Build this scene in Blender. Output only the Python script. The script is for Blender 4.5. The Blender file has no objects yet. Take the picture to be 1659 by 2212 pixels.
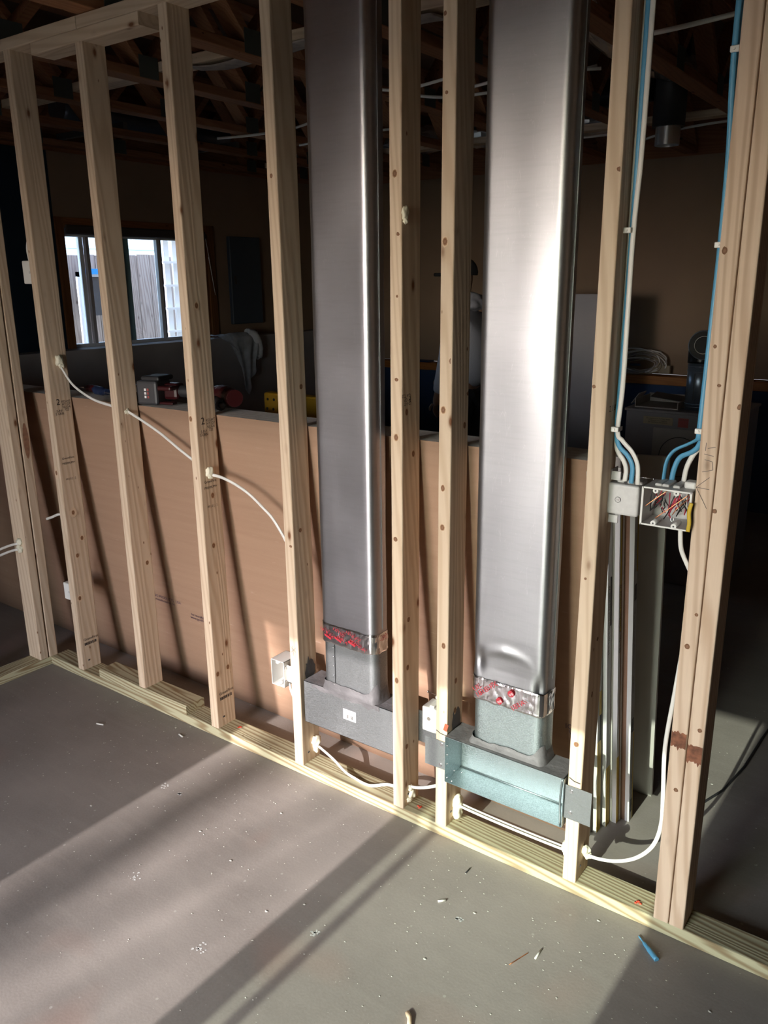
import bpy, bmesh, math, random
from mathutils import Vector, Matrix, noise, Euler
R = math.radians
random.seed(7)
S = bpy.context.scene
COL = S.collection

# ------------------------------------------------------------------ camera
cam = bpy.data.cameras.new('camera'); co = bpy.data.objects.new('camera', cam); COL.objects.link(co); S.camera = co
yaw, pit, rol, fpx = .62649, -.277325, -.009628, 1762.68
fw = Vector((-math.sin(yaw)*math.cos(pit), math.cos(yaw)*math.cos(pit), math.sin(pit)))
rt = Vector((math.cos(yaw), math.sin(yaw), 0)); up = rt.cross(fw)
rr = rt*math.cos(rol)+up*math.sin(rol); uu = -rt*math.sin(rol)+up*math.cos(rol)
M = Matrix((rr, uu, -fw)).transposed().to_4x4(); M.translation = Vector((2.92702, -1.80437, 1.62303))
co.matrix_world = M
cam.sensor_fit = 'HORIZONTAL'; cam.sensor_width = 36; cam.lens = fpx/1659*36; cam.clip_start = .05; cam.clip_end = 200

# ------------------------------------------------------------------ sky, sun, exposure
S.view_settings.view_transform = 'Standard'; S.view_settings.look = 'None'
S.view_settings.gamma = 1; S.view_settings.use_curve_mapping = False
S.view_settings.exposure = .6
W = bpy.data.worlds.new('sky'); S.world = W; W.use_nodes = True
wt = W.node_tree; wt.nodes.clear()
sky = wt.nodes.new('ShaderNodeTexSky'); sky.sky_type = 'NISHITA'; sky.sun_disc = False
sky.sun_elevation = R(24); sky.sun_rotation = R(180); sky.air_density = 1; sky.dust_density = 1.2; sky.ozone_density = 1
bg = wt.nodes.new('ShaderNodeBackground'); bg.inputs[1].default_value = 1.25
wo = wt.nodes.new('ShaderNodeOutputWorld')
hs = wt.nodes.new('ShaderNodeHueSaturation'); hs.inputs['Saturation'].default_value = .6
wt.links.new(sky.outputs[0], hs.inputs['Color']); tn = wt.nodes.new('ShaderNodeMix'); tn.data_type = 'RGBA'; tn.blend_type = 'MULTIPLY'; tn.inputs[0].default_value = 1; tn.inputs[7].default_value = (.90, 1.0, 1.22, 1)
wt.links.new(hs.outputs[0], tn.inputs[6]); wt.links.new(tn.outputs[2], bg.inputs[0]); wt.links.new(bg.outputs[0], wo.inputs[0])
sun = bpy.data.lights.new('sun', 'SUN'); sun.energy = 6.4; sun.angle = R(.35); sun.color = (.97, .96, .95)
so = bpy.data.objects.new('sun', sun); COL.objects.link(so)
so.rotation_euler = Vector((.02, 1, -.404)).to_track_quat('-Z', 'Y').to_euler()
# daylight portals in the openings the rooms have
def portal(loc, rot, sx, sy):
    a = bpy.data.lights.new('daylight_portal', 'AREA'); a.shape = 'RECTANGLE'; a.size = sx; a.size_y = sy
    a.cycles.is_portal = True
    o = bpy.data.objects.new('daylight_portal', a); COL.objects.link(o); o.location = loc; o.rotation_euler = rot
portal((1.615, -3.66, .99), (R(90), 0, 0), 1.6, 1.95)
portal((-2.1, 2.11, 1.57), (R(90), 0, R(-90)), 1.2, .75)

# ------------------------------------------------------------------ materials
MATS = {}
class NT:
    def __init__(s, name):
        s.m = bpy.data.materials.new(name); s.m.use_nodes = True; s.t = s.m.node_tree
        s.b = s.t.nodes['Principled BSDF']; MATS[name] = s.m
    def n(s, typ, ins=None, **attrs):
        nd = s.t.nodes.new('ShaderNode'+typ)
        for k, v in attrs.items(): setattr(nd, k, v)
        for k, v in (ins or {}).items(): s.set(nd.inputs[k], v)
        return nd
    def set(s, sock, v):
        if hasattr(v, 'is_output') or isinstance(v, bpy.types.NodeSocket): s.t.links.new(v, sock)
        else: sock.default_value = v
    def math(s, op, a, b=0., c=None):
        nd = s.n('Math', operation=op); s.set(nd.inputs[0], a); s.set(nd.inputs[1], b)
        if c is not None: s.set(nd.inputs[2], c)
        return nd.outputs[0]
    def ramp(s, fac, stops, interp='LINEAR'):
        nd = s.n('ValToRGB'); s.set(nd.inputs[0], fac); cr = nd.color_ramp; cr.interpolation = interp
        while len(cr.elements) < len(stops): cr.elements.new(.5)
        for e, (p, c) in zip(cr.elements, stops): e.position = p; e.color = (*c, 1) if len(c) == 3 else c
        return nd.outputs[0]
    def mix(s, fac, a, b, bt='MIX'):
        nd = s.n('Mix', data_type='RGBA', blend_type=bt)
        s.set(nd.inputs[0], fac); s.set(nd.inputs[6], a); s.set(nd.inputs[7], b); return nd.outputs[2]
    def P(s, **k):
        for a, v in k.items(): s.set(s.b.inputs[a.replace('_', ' ')], v)
        return s
    def bump(s, h, st=.2, d=.002):
        nd = s.n('Bump', {'Strength': st, 'Distance': d, 'Height': h}); s.t.links.new(nd.outputs[0], s.b.inputs['Normal'])
def c4(c): return (*c, 1)

def wood(name, axis, light, dark, knot, rough=.75, line=.5, kn=.9, ws=26.):
    """lumber whose grain runs along local axis"""
    t = NT(name); tc = t.n('TexCoord'); oi = t.n('ObjectInfo')
    off = t.n('VectorMath', operation='SCALE'); off.inputs[0].default_value = (17, 31, 47); t.set(off.inputs['Scale'], oi.outputs['Random'])
    ad = t.n('VectorMath', operation='ADD'); t.set(ad.inputs[0], tc.outputs['Object']); t.set(ad.inputs[1], off.outputs[0])
    sc = [1, 1, 1]; sc[axis] = .07
    m1 = t.n('Mapping', {'Vector': ad.outputs[0], 'Scale': tuple(v*1 for v in sc)})
    # growth rings seen flat: warped bands
    nz = t.n('TexNoise', {'Vector': m1.outputs[0], 'Scale': 9., 'Detail': 2.})
    wv = t.n('VectorMath', operation='MULTIPLY_ADD'); t.set(wv.inputs[0], nz.outputs['Color']); wv.inputs[1].default_value = (.09, .09, .09); t.set(wv.inputs[2], m1.outputs[0])
    w = t.n('TexWave', {'Vector': wv.outputs[0], 'Scale': ws, 'Distortion': 2.2, 'Detail': 2., 'Detail Scale': 1.2}, wave_type='BANDS', bands_direction='DIAGONAL')
    fn = t.n('TexNoise', {'Vector': m1.outputs[0], 'Scale': 220., 'Detail': 3.})
    big = t.n('TexNoise', {'Vector': m1.outputs[0], 'Scale': 6., 'Detail': 2.})
    col = t.mix(t.math('MULTIPLY', t.ramp(w.outputs['Fac'], [(.35, (0, 0, 0)), (1, (1, 1, 1))]), line), c4(light), c4(dark))
    col = t.mix(t.math('MULTIPLY', fn.outputs['Fac'], .22), col, c4(dark))
    col = t.mix(t.math('MULTIPLY', t.ramp(big.outputs['Fac'], [(.4, (0, 0, 0)), (.75, (1, 1, 1))]), .35), col, c4([v*.8 for v in light]))
    # knots
    ks = [13., 13., 13.]; ks[axis] = 6.
    m2 = t.n('Mapping', {'Vector': ad.outputs[0], 'Scale': tuple(ks)})
    vo = t.n('TexVoronoi', {'Vector': m2.outputs[0], 'Scale': 1., 'Randomness': 1.})
    sel = t.math('LESS_THAN', t.n('SeparateColor', {'Color': vo.outputs['Color']}).outputs[0], kn)
    core = t.math('MULTIPLY', t.ramp(vo.outputs['Distance'], [(.05, (1, 1, 1)), (.085, (.55, .55, .55)), (.12, (.18, .18, .18)), (.18, (0, 0, 0))]), sel)
    col = t.mix(core, col, c4(knot))
    ps = [26., 26., 26.]; ps[axis] = 12.
    m3 = t.n('Mapping', {'Vector': ad.outputs[0], 'Scale': tuple(ps)}); vp_ = t.n('TexVoronoi', {'Vector': m3.outputs[0], 'Scale': 1.})
    sel2 = t.math('LESS_THAN', t.n('SeparateColor', {'Color': vp_.outputs['Color']}).outputs[1], .35)
    col = t.mix(t.math('MULTIPLY', t.ramp(vp_.outputs['Distance'], [(.04, (1, 1, 1)), (.09, (0, 0, 0))]), sel2), col, c4(knot))
    hv = t.n('HueSaturation', {'Color': col, 'Value': t.math('MULTIPLY_ADD', oi.outputs['Random'], .16, .92)})
    t.P(Base_Color=hv.outputs[0], Roughness=rough); t.b.inputs['Specular IOR Level'].default_value = .25
    t.bump(t.math('MULTIPLY_ADD', fn.outputs['Fac'], .5, w.outputs['Fac']), .25, .0012)
    return t.m
SPF = ((.74, .59, .44), (.50, .34, .21), (.20, .085, .04))
for i, a in enumerate('xyz'): wood('pine_'+a, i, *SPF)
FIR = ((.77, .60, .46), (.46, .29, .18), (.14, .07, .04))
wood('fir_z', 2, *FIR, line=.55, kn=.25)
TRT = ((.56, .53, .35), (.27, .19, .10), (.17, .10, .05))
for i, a in enumerate('xy'): wood('treated_'+a, i, *TRT, line=1., kn=.3, ws=40.)
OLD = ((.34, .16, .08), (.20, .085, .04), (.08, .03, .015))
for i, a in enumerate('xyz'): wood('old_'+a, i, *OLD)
wood('weathered', 2, (.42, .36, .32), (.22, .17, .15), (.1, .07, .06), .9, .8)
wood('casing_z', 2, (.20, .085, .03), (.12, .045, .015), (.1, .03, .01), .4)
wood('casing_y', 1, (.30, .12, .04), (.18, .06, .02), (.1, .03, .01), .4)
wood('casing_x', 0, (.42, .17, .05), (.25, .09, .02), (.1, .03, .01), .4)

def plain(name, col, rough=.6, metal=0., nscale=0., namt=.15, bump=0., bs=60., **k):
    t = NT(name); c = c4(col)
    if nscale:
        tc = t.n('TexCoord'); nz = t.n('TexNoise', {'Vector': tc.outputs['Object'], 'Scale': nscale, 'Detail': 5.})
        c = t.mix(t.ramp(nz.outputs['Fac'], [(.3, (0, 0, 0)), (.7, (1, 1, 1))]), c4([v*(1-namt) for v in col]), c4([min(1, v*(1+namt)) for v in col]))
    t.P(Base_Color=c, Roughness=rough, Metallic=metal, **k)
    if bump:
        tc = t.n('TexCoord'); nz = t.n('TexNoise', {'Vector': tc.outputs['Object'], 'Scale': bs, 'Detail': 4.})
        t.bump(nz.outputs['Fac'], bump, .002)
    return t.m
plain('cable_white', (.78, .76, .72), .4)
plain('cable_blue', (.10, .34, .55), .4)
plain('foam', (.80, .76, .60), .55, bump=.4, bs=90)
plain('plastic_grey', (.62, .61, .60), .45, nscale=90, namt=.05)
plain('plastic_white', (.80, .79, .76), .4)
plain('ink', (.035, .03, .03), .8)
plain('pencil', (.16, .13, .12), .8)
plain('red_ink', (.55, .03, .05), .5)
plain('purple_ink', (.10, .06, .09), .8)
plain('mark_red', (.75, .08, .04), .6)
plain('black_rubber', (.025, .025, .028), .5)
plain('dark_plastic', (.05, .05, .055), .45)
plain('tool_red', (.04, .005, .006), .35)
plain('tool_blue', (.015, .03, .09), .4)
plain('tool_yellow', (.5, .28, .02), .5)
plain('chrome', (.8, .8, .8), .2, 1.)
plain('zinc_screw', (.75, .75, .78), .25, 1.)
plain('copper', (.75, .33, .17), .3, 1.)
plain('wire_red', (.5, .03, .06), .4)
plain('wire_black', (.02, .02, .02), .4)
plain('tape_yellow', (.62, .42, .03), .5)
plain('paper_white', (.62, .63, .62), .7)
plain('label_cream', (.33, .27, .18), .6)
plain('label_red', (.33, .07, .06), .6)
plain('white_label', (.85, .85, .85), .5)
plain('board_face', (.64, .63, .58), .85, nscale=4, namt=.05)
plain('gypsum', (.70, .68, .64), .95, nscale=60, namt=.12, bump=.5, bs=200)
plain('mastic', (.125, .12, .125), .5, nscale=18, namt=.25, bump=.9, bs=55)
plain('mastic_dark', (.10, .10, .105), .6, bump=.6, bs=60)
plain('skin', (.30, .17, .11), .5)
plain('hoodie', (.36, .37, .42), .95, bump=.4, bs=200)
plain('shirt_grey', (.80, .83, .86), .95, nscale=30, namt=.1, bump=.4, bs=200)
plain('trousers', (.02, .02, .024), .9)
plain('cap', (.018, .018, .02), .9)
plain('wall_tan', (.30, .21, .14), .9, nscale=3, namt=.06)
plain('wall_navy', (.006, .022, .045), .85, nscale=4, namt=.1)
plain('wall_blue', (.022, .05, .115), .85, nscale=4, namt=.1)
plain('wall_dim', (.42, .39, .385), .9, nscale=5, namt=.1)
plain('wall_white', (.70, .66, .60), .9)
plain('vinyl', (.75, .78, .80), .35)
plain('vinyl_green', (.25, .42, .43), .4)
plain('panel_blue', (.05, .075, .11), .4)
plain('siding', (.60, .68, .68), .7)
plain('outdoor_ground', (.28, .26, .2), .95)
plain('bark', (.12, .09, .06), .95, bump=.7, bs=15)
plain('blind', (.07, .055, .05), .7)
plain('furnace_grey', (.20, .185, .20), .45)
plain('furnace_plate', (.32, .29, .27), .5, nscale=12, namt=.1)
plain('pale_grey', (.42, .42, .44), .5, nscale=2, namt=.1)
plain('black_pipe', (.012, .012, .014), .3, .6)
plain('blue_steel', (.20, .24, .31), .3, .7)
plain('insulation', (.38, .33, .30), .95, nscale=30, namt=.2, bump=.8, bs=40)
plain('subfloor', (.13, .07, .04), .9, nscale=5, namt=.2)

def metal(name, col, rough, spangle=0., brushed=False, oil=.0):
    t = NT(name); tc = t.n('TexCoord'); ob = tc.outputs['Object']
    c = c4(col); r = rough
    n1 = t.n('TexNoise', {'Vector': ob, 'Scale': 6., 'Detail': 5.})
    r = t.math('MULTIPLY_ADD', n1.outputs['Fac'], .16, rough-.05)
    if spangle:
        vo = t.n('TexVoronoi', {'Vector': ob, 'Scale': 420.}); sv = t.n('SeparateColor', {'Color': vo.outputs['Color']}).outputs[0]
        c = t.mix(t.math('MULTIPLY', sv, spangle), c, c4([v*.45 for v in col]))
        r = t.math('MULTIPLY_ADD', sv, .18, r)
        t.bump(sv, .35, .0006)
    if brushed:
        m = t.n('Mapping', {'Vector': ob, 'Scale': (60, 60, 1.2)}); n2 = t.n('TexNoise', {'Vector': m.outputs[0], 'Scale': 12., 'Detail': 3.})
        m3 = t.n('Mapping', {'Vector': ob, 'Scale': (1, 1, 12)}); n3 = t.n('TexNoise', {'Vector': m3.outputs[0], 'Scale': 14., 'Detail': 3.})
        c = t.mix(t.math('MULTIPLY', t.ramp(n3.outputs['Fac'], [(.45, (0, 0, 0)), (.8, (1, 1, 1))]), .25), c, c4([v*.75 for v in col]))
        # thin scratches and smears
        m4 = t.n('Mapping', {'Vector': ob, 'Scale': (7, 7, 1.), 'Rotation': (0, .25, 0)}); n4 = t.n('TexNoise', {'Vector': m4.outputs[0], 'Scale': 9., 'Detail': 1.})
        sc = t.ramp(n4.outputs['Fac'], [(.495, (0, 0, 0)), (.5, (1, 1, 1)), (.505, (0, 0, 0))])
        c = t.mix(t.math('MULTIPLY', sc, .12), c, (1, 1, 1, 1))
        r = t.math('MULTIPLY_ADD', n2.outputs['Fac'], .08, r)
        t.bump(n2.outputs['Fac'], .06, .0008)
    t.P(Base_Color=c, Metallic=1., Roughness=r)
    return t.m
metal('duct_metal', (.54, .54, .575), .30, brushed=True)
metal('duct_metal_warm', (.47, .48, .50), .32, brushed=True)
metal('galv', (.46, .53, .55), .31, spangle=.45)
metal('galv_dull', (.31, .325, .335), .42, spangle=.25)
plain('gusset', (.07, .08, .07), .6)
metal('foil', (.85, .83, .84), .14)
metal('foil_rough', (.9, .9, .9), .28)

# kraft backing of the plasterboard: faint horizontal banding and scuffs
t = NT('kraft'); tc = t.n('TexCoord'); ob = tc.outputs['Object']
m = t.n('Mapping', {'Vector': ob, 'Scale': (1.2, 1, 26)}); a = t.n('TexNoise', {'Vector': m.outputs[0], 'Scale': 1.6, 'Detail': 6., 'Roughness': .6})
b = t.n('TexNoise', {'Vector': ob, 'Scale': 260., 'Detail': 3.})
m2 = t.n('Mapping', {'Vector': ob, 'Scale': (2, 1, 22)}); s1 = t.n('TexNoise', {'Vector': m2.outputs[0], 'Scale': 7., 'Detail': 4.})
col = t.mix(t.ramp(a.outputs['Fac'], [(.3, (0, 0, 0)), (.75, (1, 1, 1))]), (.36, .225, .15, 1), (.41, .265, .18, 1))
col = t.mix(t.math('MULTIPLY', b.outputs['Fac'], .25), col, (.25, .15, .10, 1))
col = t.mix(t.math('MULTIPLY', t.ramp(s1.outputs['Fac'], [(.68, (0, 0, 0)), (.78, (1, 1, 1))]), .35), col, (.60, .46, .38, 1))
t.P(Base_Color=col, Roughness=.85); t.b.inputs['Specular IOR Level'].default_value = .2

# concrete slab
t = NT('concrete'); tc = t.n('TexCoord'); ob = tc.outputs['Object']
a = t.n('TexNoise', {'Vector': ob, 'Scale': 1.7, 'Detail': 8., 'Roughness': .6})
b = t.n('TexNoise', {'Vector': ob, 'Scale': 140., 'Detail': 4.})
m = t.n('Mapping', {'Vector': ob, 'Rotation': (0, 0, .5), 'Scale': (1.2, 9, 1)}); sw = t.n('TexNoise', {'Vector': m.outputs[0], 'Scale': 5., 'Detail': 6.})
col = t.mix(t.ramp(a.outputs['Fac'], [(.3, (0, 0, 0)), (.7, (1, 1, 1))]), (.20, .18, .165, 1), (.33, .30, .275, 1))
col = t.mix(t.math('MULTIPLY', t.ramp(b.outputs['Fac'], [(.35, (0, 0, 0)), (.7, (1, 1, 1))]), .18), col, (.38, .35, .32, 1))
col = t.mix(t.math('MULTIPLY', t.ramp(sw.outputs['Fac'], [(.5, (0, 0, 0)), (.8, (1, 1, 1))]), .22), col, (.38, .35, .31, 1))
p = t.n('TexNoise', {'Vector': ob, 'Scale': 2.6, 'Detail': 2.})
col = t.mix(t.math('MULTIPLY', t.ramp(p.outputs['Fac'], [(.62, (0, 0, 0)), (.74, (1, 1, 1))]), .25), col, (.40, .24, .19, 1))
v = t.n('TexVoronoi', {'Vector': ob, 'Scale': 16.}); vs = t.math('LESS_THAN', v.outputs['Distance'], .06)
col = t.mix(t.math('MULTIPLY', vs, .5), col, (.5, .48, .45, 1))
t.P(Base_Color=col, Roughness=t.math('MULTIPLY_ADD', a.outputs['Fac'], .25, .42)); t.b.inputs['Specular IOR Level'].default_value = .35
t.bump(t.math('MULTIPLY_ADD', sw.outputs['Fac'], .35, b.outputs['Fac']), .22, .0012)

def glass(name, tint):
    t = NT(name); t.t.nodes.remove(t.b)
    tr = t.n('BsdfTransparent', {'Color': c4(tint)}); gl = t.n('BsdfGlossy', {'Roughness': .02})
    fr = t.n('Fresnel', {'IOR': 1.45}); mx = t.n('MixShader', {0: fr.outputs[0], 1: tr.outputs[0], 2: gl.outputs[0]})
    t.t.links.new(mx.outputs[0], t.t.nodes['Material Output'].inputs[0])
glass('glass_warm', (.95, .91, .90)); glass('glass_green', (.76, .79, .72)); glass('glass_clear', (.9, .93, .94))

# ------------------------------------------------------------------ builders
def obj(name, me, mat, parent=None, loc=None, **props):
    if isinstance(me, bmesh.types.BMesh):
        bm = me; me = bpy.data.meshes.new(name); bm.to_mesh(me); bm.free()
    if mat and not me.materials:
        for mm in (mat if isinstance(mat, (list, tuple)) else [mat]): me.materials.append(MATS[mm])
    o = bpy.data.objects.new(name, me); COL.objects.link(o)
    if parent is not None: o.parent = parent
    if loc is not None: o.location = loc
    for k, v in props.items(): o[k] = v
    return o
def tag(o, label, cat, group=None):
    o['label'] = label; o['category'] = cat
    if group: o['group'] = group
    return o
def thing(name, loc, label, cat, group=None):
    o = bpy.data.objects.new(name, None); COL.objects.link(o); o.location = loc; o.empty_display_size = .05
    return tag(o, label, cat, group)
def struct(name, me, mat, parent=None):
    o = obj(name, me, mat, parent)
    if parent is None: o['kind'] = 'structure'
    return o
def add_box(bm, lo, hi, bev=0., seg=1, mi=0, mtx=None):
    r = bmesh.ops.create_cube(bm, size=1); vs = r['verts']
    c = [(a+b)/2 for a, b in zip(lo, hi)]; d = [abs(b-a) for a, b in zip(lo, hi)]
    for v in vs: v.co = Vector((c[0]+v.co.x*d[0], c[1]+v.co.y*d[1], c[2]+v.co.z*d[2]))
    if mtx is not None:
        for v in vs: v.co = mtx @ v.co
    fs = {f for v in vs for f in v.link_faces}
    for f in fs: f.material_index = mi
    if bev:
        es = list({e for v in vs for e in v.link_edges})
        r = bmesh.ops.bevel(bm, geom=es, offset=bev, segments=seg, profile=.5, affect='EDGES')
        for f in r['faces']: f.material_index = mi
    return vs
def box(name, lo, hi, mat, parent=None, bev=0., seg=1, local=True, **props):
    bm = bmesh.new()
    c = Vector([(a+b)/2 for a, b in zip(lo, hi)])
    add_box(bm, Vector(lo)-c, Vector(hi)-c, bev, seg)
    o = obj(name, bm, mat, parent, **props)
    o.location = c if parent is None else c-world_loc(parent)
    return o
def world_loc(o):
    l = Vector((0, 0, 0))
    while o is not None: l += o.location; o = o.parent
    return l
def shade(o):
    for p in o.data.polygons: p.use_smooth = True
    return o
def lumber(name, lo, hi, mat, parent=None, top_dx=0., bev=.0035, wob=.0008, **props):
    """a length of sawn lumber: eased edges, subdivided along its length, slightly crooked"""
    c = Vector([(a+b)/2 for a, b in zip(lo, hi)]); d = Vector([b-a for a, b in zip(lo, hi)])
    ax = max(range(3), key=lambda i: d[i]); o1, o2 = [i for i in range(3) if i != ax]
    n = max(2, int(d[ax]/.15)); bm = bmesh.new(); rings = []
    w, h = d[o1]/2, d[o2]/2; sd = random.random()*50
    pr = [(w-bev, -h), (w-bev*.3, -h+bev*.3), (w, -h+bev), (w, h-bev), (w-bev*.3, h-bev*.3), (w-bev, h), (-w+bev, h), (-w+bev*.3, h-bev*.3), (-w, h-bev), (-w, -h+bev), (-w+bev*.3, -h+bev*.3), (-w+bev, -h)]
    for k in range(n+1):
        tt = k/n; rg = []
        for j, (a, b) in enumerate(pr):
            co_ = Vector((0, 0, 0)); q = .0 if 0 < k < n else 0
            co_[ax] = -d[ax]/2+d[ax]*tt
            co_[o1] = a+wob*noise.noise((tt*6+sd, j//3, 3)); co_[o2] = b+wob*noise.noise((tt*6+sd, j//3, 9))
            if ax == 2: co_.x += top_dx*tt
            rg.append(bm.verts.new(co_))
        rings.append(rg)
    for k in range(n):
        for j in range(12):
            bm.faces.new((rings[k][j], rings[k][(j+1) % 12], rings[k+1][(j+1) % 12], rings[k+1][j]))
    bm.faces.new(rings[0][::-1]); bm.faces.new(rings[-1])
    bmesh.ops.recalc_face_normals(bm, faces=bm.faces)
    o = obj(name, bm, mat, parent, **props)
    o.location = c if parent is None else c-world_loc(parent)
    return o
def smooth_pts(pts, n=8):
    P = [Vector(p) for p in pts]; P = [P[0]*2-P[1]]+P+[P[-1]*2-P[-2]]; out = []
    for i in range(1, len(P)-2):
        for k in range(n):
            t = k/n; a, b, c, d = P[i-1:i+3]
            out.append(.5*((2*b)+(c-a)*t+(2*a-5*b+4*c-d)*t*t+(3*b-a-3*c+d)*t**3))
    return out+[P[-2]]
def add_tube(bm, pts, r1, r2=None, seg=8, side=None, n=8, mi=0, raw=False):
    """tube along a smooth path; r1 is the half width along `side`, r2 the half thickness"""
    r2 = r2 or r1; P = [Vector(p) for p in pts] if raw else smooth_pts(pts, n); rings = []; last = None
    for i, p in enumerate(P):
        tg = (P[min(i+1, len(P)-1)]-P[max(i-1, 0)]).normalized()
        s = Vector(side) if side is not None else (last if last is not None else (Vector((0, 0, 1)) if abs(tg.z) < .9 else Vector((1, 0, 0))))
        s = (s-tg*s.dot(tg)); s = s.normalized() if s.length > 1e-4 else Vector((1, 0, 0)); last = s; q = tg.cross(s)
        ra = r1[i*len(r1)//len(P)] if isinstance(r1, (list, tuple)) else r1
        rb = ra if isinstance(r1, (list, tuple)) else r2
        rings.append([bm.verts.new(p+s*ra*math.cos(2*math.pi*k/seg)+q*rb*math.sin(2*math.pi*k/seg)) for k in range(seg)])
    for a, b in zip(rings, rings[1:]):
        for k in range(seg):
            f = bm.faces.new((a[k], a[(k+1) % seg], b[(k+1) % seg], b[k])); f.smooth = True; f.material_index = mi
    for rg, rv in ((rings[0], True), (rings[-1], False)):
        f = bm.faces.new(rg[::-1] if rv else rg); f.material_index = mi
def add_cyl(bm, p0, p1, r0, r1=None, seg=16, mi=0, cap=True):
    r1 = r0 if r1 is None else r1; p0, p1 = Vector(p0), Vector(p1); a = (p1-p0).normalized()
    s = a.orthogonal().normalized(); q = a.cross(s); R0 = []; R1 = []
    for k in range(seg):
        u = s*math.cos(2*math.pi*k/seg)+q*math.sin(2*math.pi*k/seg)
        R0.append(bm.verts.new(p0+u*r0)); R1.append(bm.verts.new(p1+u*r1))
    for k in range(seg):
        f = bm.faces.new((R0[k], R0[(k+1) % seg], R1[(k+1) % seg], R1[k])); f.smooth = True; f.material_index = mi
    if cap:
        f = bm.faces.new(R0[::-1]); f.material_index = mi; f = bm.faces.new(R1); f.material_index = mi
def add_ball(bm, c, r, sub=2, amp=0., sq=(1, 1, 1), freq=40., mi=0):
    vs = bmesh.ops.create_icosphere(bm, subdivisions=sub, radius=1)['verts']; sd = random.random()*99
    for v in vs:
        k = 1+amp*noise.noise(v.co*1.6+Vector((sd, 0, 0)))
        v.co = Vector((c[0]+v.co.x*r*sq[0]*k, c[1]+v.co.y*r*sq[1]*k, c[2]+v.co.z*r*sq[2]*k))
    for f in {f for v in vs for f in v.link_faces}: f.smooth = True; f.material_index = mi
def finish(name, bm, mats, parent=None, loc=None):
    """link a mesh drawn in world coordinates; parts are shifted to their parent, things to their own base"""
    if parent is None:
        if loc is None:
            xs = [v.co for v in bm.verts]; loc = Vector((sum(v.x for v in xs)/len(xs), sum(v.y for v in xs)/len(xs), min(v.z for v in xs)))
        off = Vector(loc)
    else: off = world_loc(parent)
    for v in bm.verts: v.co -= off
    o = obj(name, bm, mats, parent)
    if parent is None: o.location = off
    return o
def cable(name, pts, mat, label=None, cat='cable', group=None, w=.0055, th=.003, side=None, parent=None):
    bm = bmesh.new(); add_tube(bm, pts, w, th, 8, side)
    o = finish(name, bm, mat, parent)
    if label: tag(o, label, cat, group)
    return o
def foam(pts, label=None, group='foam sealant blobs'):
    bm = bmesh.new()
    for p, r, sq in pts: add_ball(bm, p, r, 3, .45, sq)
    o = finish('foam_blob', bm, 'foam'); tag(o, label, 'foam', group); return o
def text(s, pos, xd, yd, size, mat, parent, name='stamp', stretch=1., align='CENTER'):
    cu = bpy.data.curves.new('t', 'FONT'); cu.body = s; cu.size = 1; cu.align_x = align; cu.align_y = 'CENTER'; cu.resolution_u = 2; cu.space_line = .85
    tmp = bpy.data.objects.new('t', cu); me = bpy.data.meshes.new_from_object(tmp)
    xd, yd = Vector(xd).normalized(), Vector(yd).normalized(); zd = xd.cross(yd)
    mt = Matrix((xd, yd, zd)).transposed().to_4x4() @ Matrix.Diagonal((size*stretch, size, size, 1))
    me.transform(mt); off = Vector(pos)-(world_loc(parent) if parent is not None else Vector())
    o = obj(name, me, mat, parent, loc=off)
    bpy.data.objects.remove(tmp); bpy.data.curves.remove(cu)
    return o
def bars(pos, xd, yd, w, h, n, mat, parent, name='barcode'):
    """printed bar pattern"""
    xd, yd = Vector(xd), Vector(yd); bm = bmesh.new(); x = -w/2
    rnd = random.Random(int(w*1e5)+n)
    while x < w/2:
        bw = w/n*rnd.choice((.4, .6, 1.)); p = Vector(pos)
        bm.faces.new([bm.verts.new(p+xd*a+yd*b) for a, b in ((x, -h/2), (x+bw, -h/2), (x+bw, h/2), (x, h/2))]); x += bw+w/n*rnd.choice((.4, .7))
    return finish(name, bm, mat, parent)
Y_, Z_, X_ = Vector((0, 1, 0)), Vector((0, 0, 1)), Vector((1, 0, 0))
H = 2.402   # underside of top plate
YB, YF, XL, XR = 4.4, -3.6, -2.0, 4.6

# ------------------------------------------------------------------ room shell
box('floor', (-2.3, -3.8, -.1), (4.9, 4.6, 0), 'concrete', kind='structure')
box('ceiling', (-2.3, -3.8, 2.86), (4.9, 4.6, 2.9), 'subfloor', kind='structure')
# exterior wall on the window side: ledge wall below, navy and tan painted wall above
wl = bpy.data.objects.new('wall_left', None); COL.objects.link(wl); wl['kind'] = 'structure'
def wpart(n, lo, hi, m): return box(n, lo, hi, m, wl)
wpart('lower_wall', (-2.2, -3.6, 0), (-1.85, YB, 1.188), 'wall_dim')
wpart('ledge_cap', (-2.2, -3.6, 1.188), (-1.84, YB, 1.2), 'wall_dim')
wpart('navy_wall', (-2.2, -3.6, 1.2), (-2., 1.44, 2.42), 'wall_navy')
wpart('tan_wall_above_window', (-2.2, 1.44, 2.03), (-2., 2.79, 2.42), 'wall_tan')
wpart('tan_wall', (-2.2, 2.79, 1.2), (-2., YB, 2.42), 'wall_tan')
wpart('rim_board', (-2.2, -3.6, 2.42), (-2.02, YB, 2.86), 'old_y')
wb = bpy.data.objects.new('wall_back', None); COL.objects.link(wb); wb['kind'] = 'structure'
box('lower_wall', (-2., YB-.12, 0), (XR, YB+.1, .862), 'wall_blue', wb)
box('ledge', (-1.84, YB-.15, .862), (XR, YB, .925), 'casing_x', wb, bev=.004)
box('upper_wall', (-2., YB, .925), (XR, YB+.1, 2.43), 'wall_tan', wb)
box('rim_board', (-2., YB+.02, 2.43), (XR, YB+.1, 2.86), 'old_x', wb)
wr = bpy.data.objects.new('wall_right', None); COL.objects.link(wr); wr['kind'] = 'structure'
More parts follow.
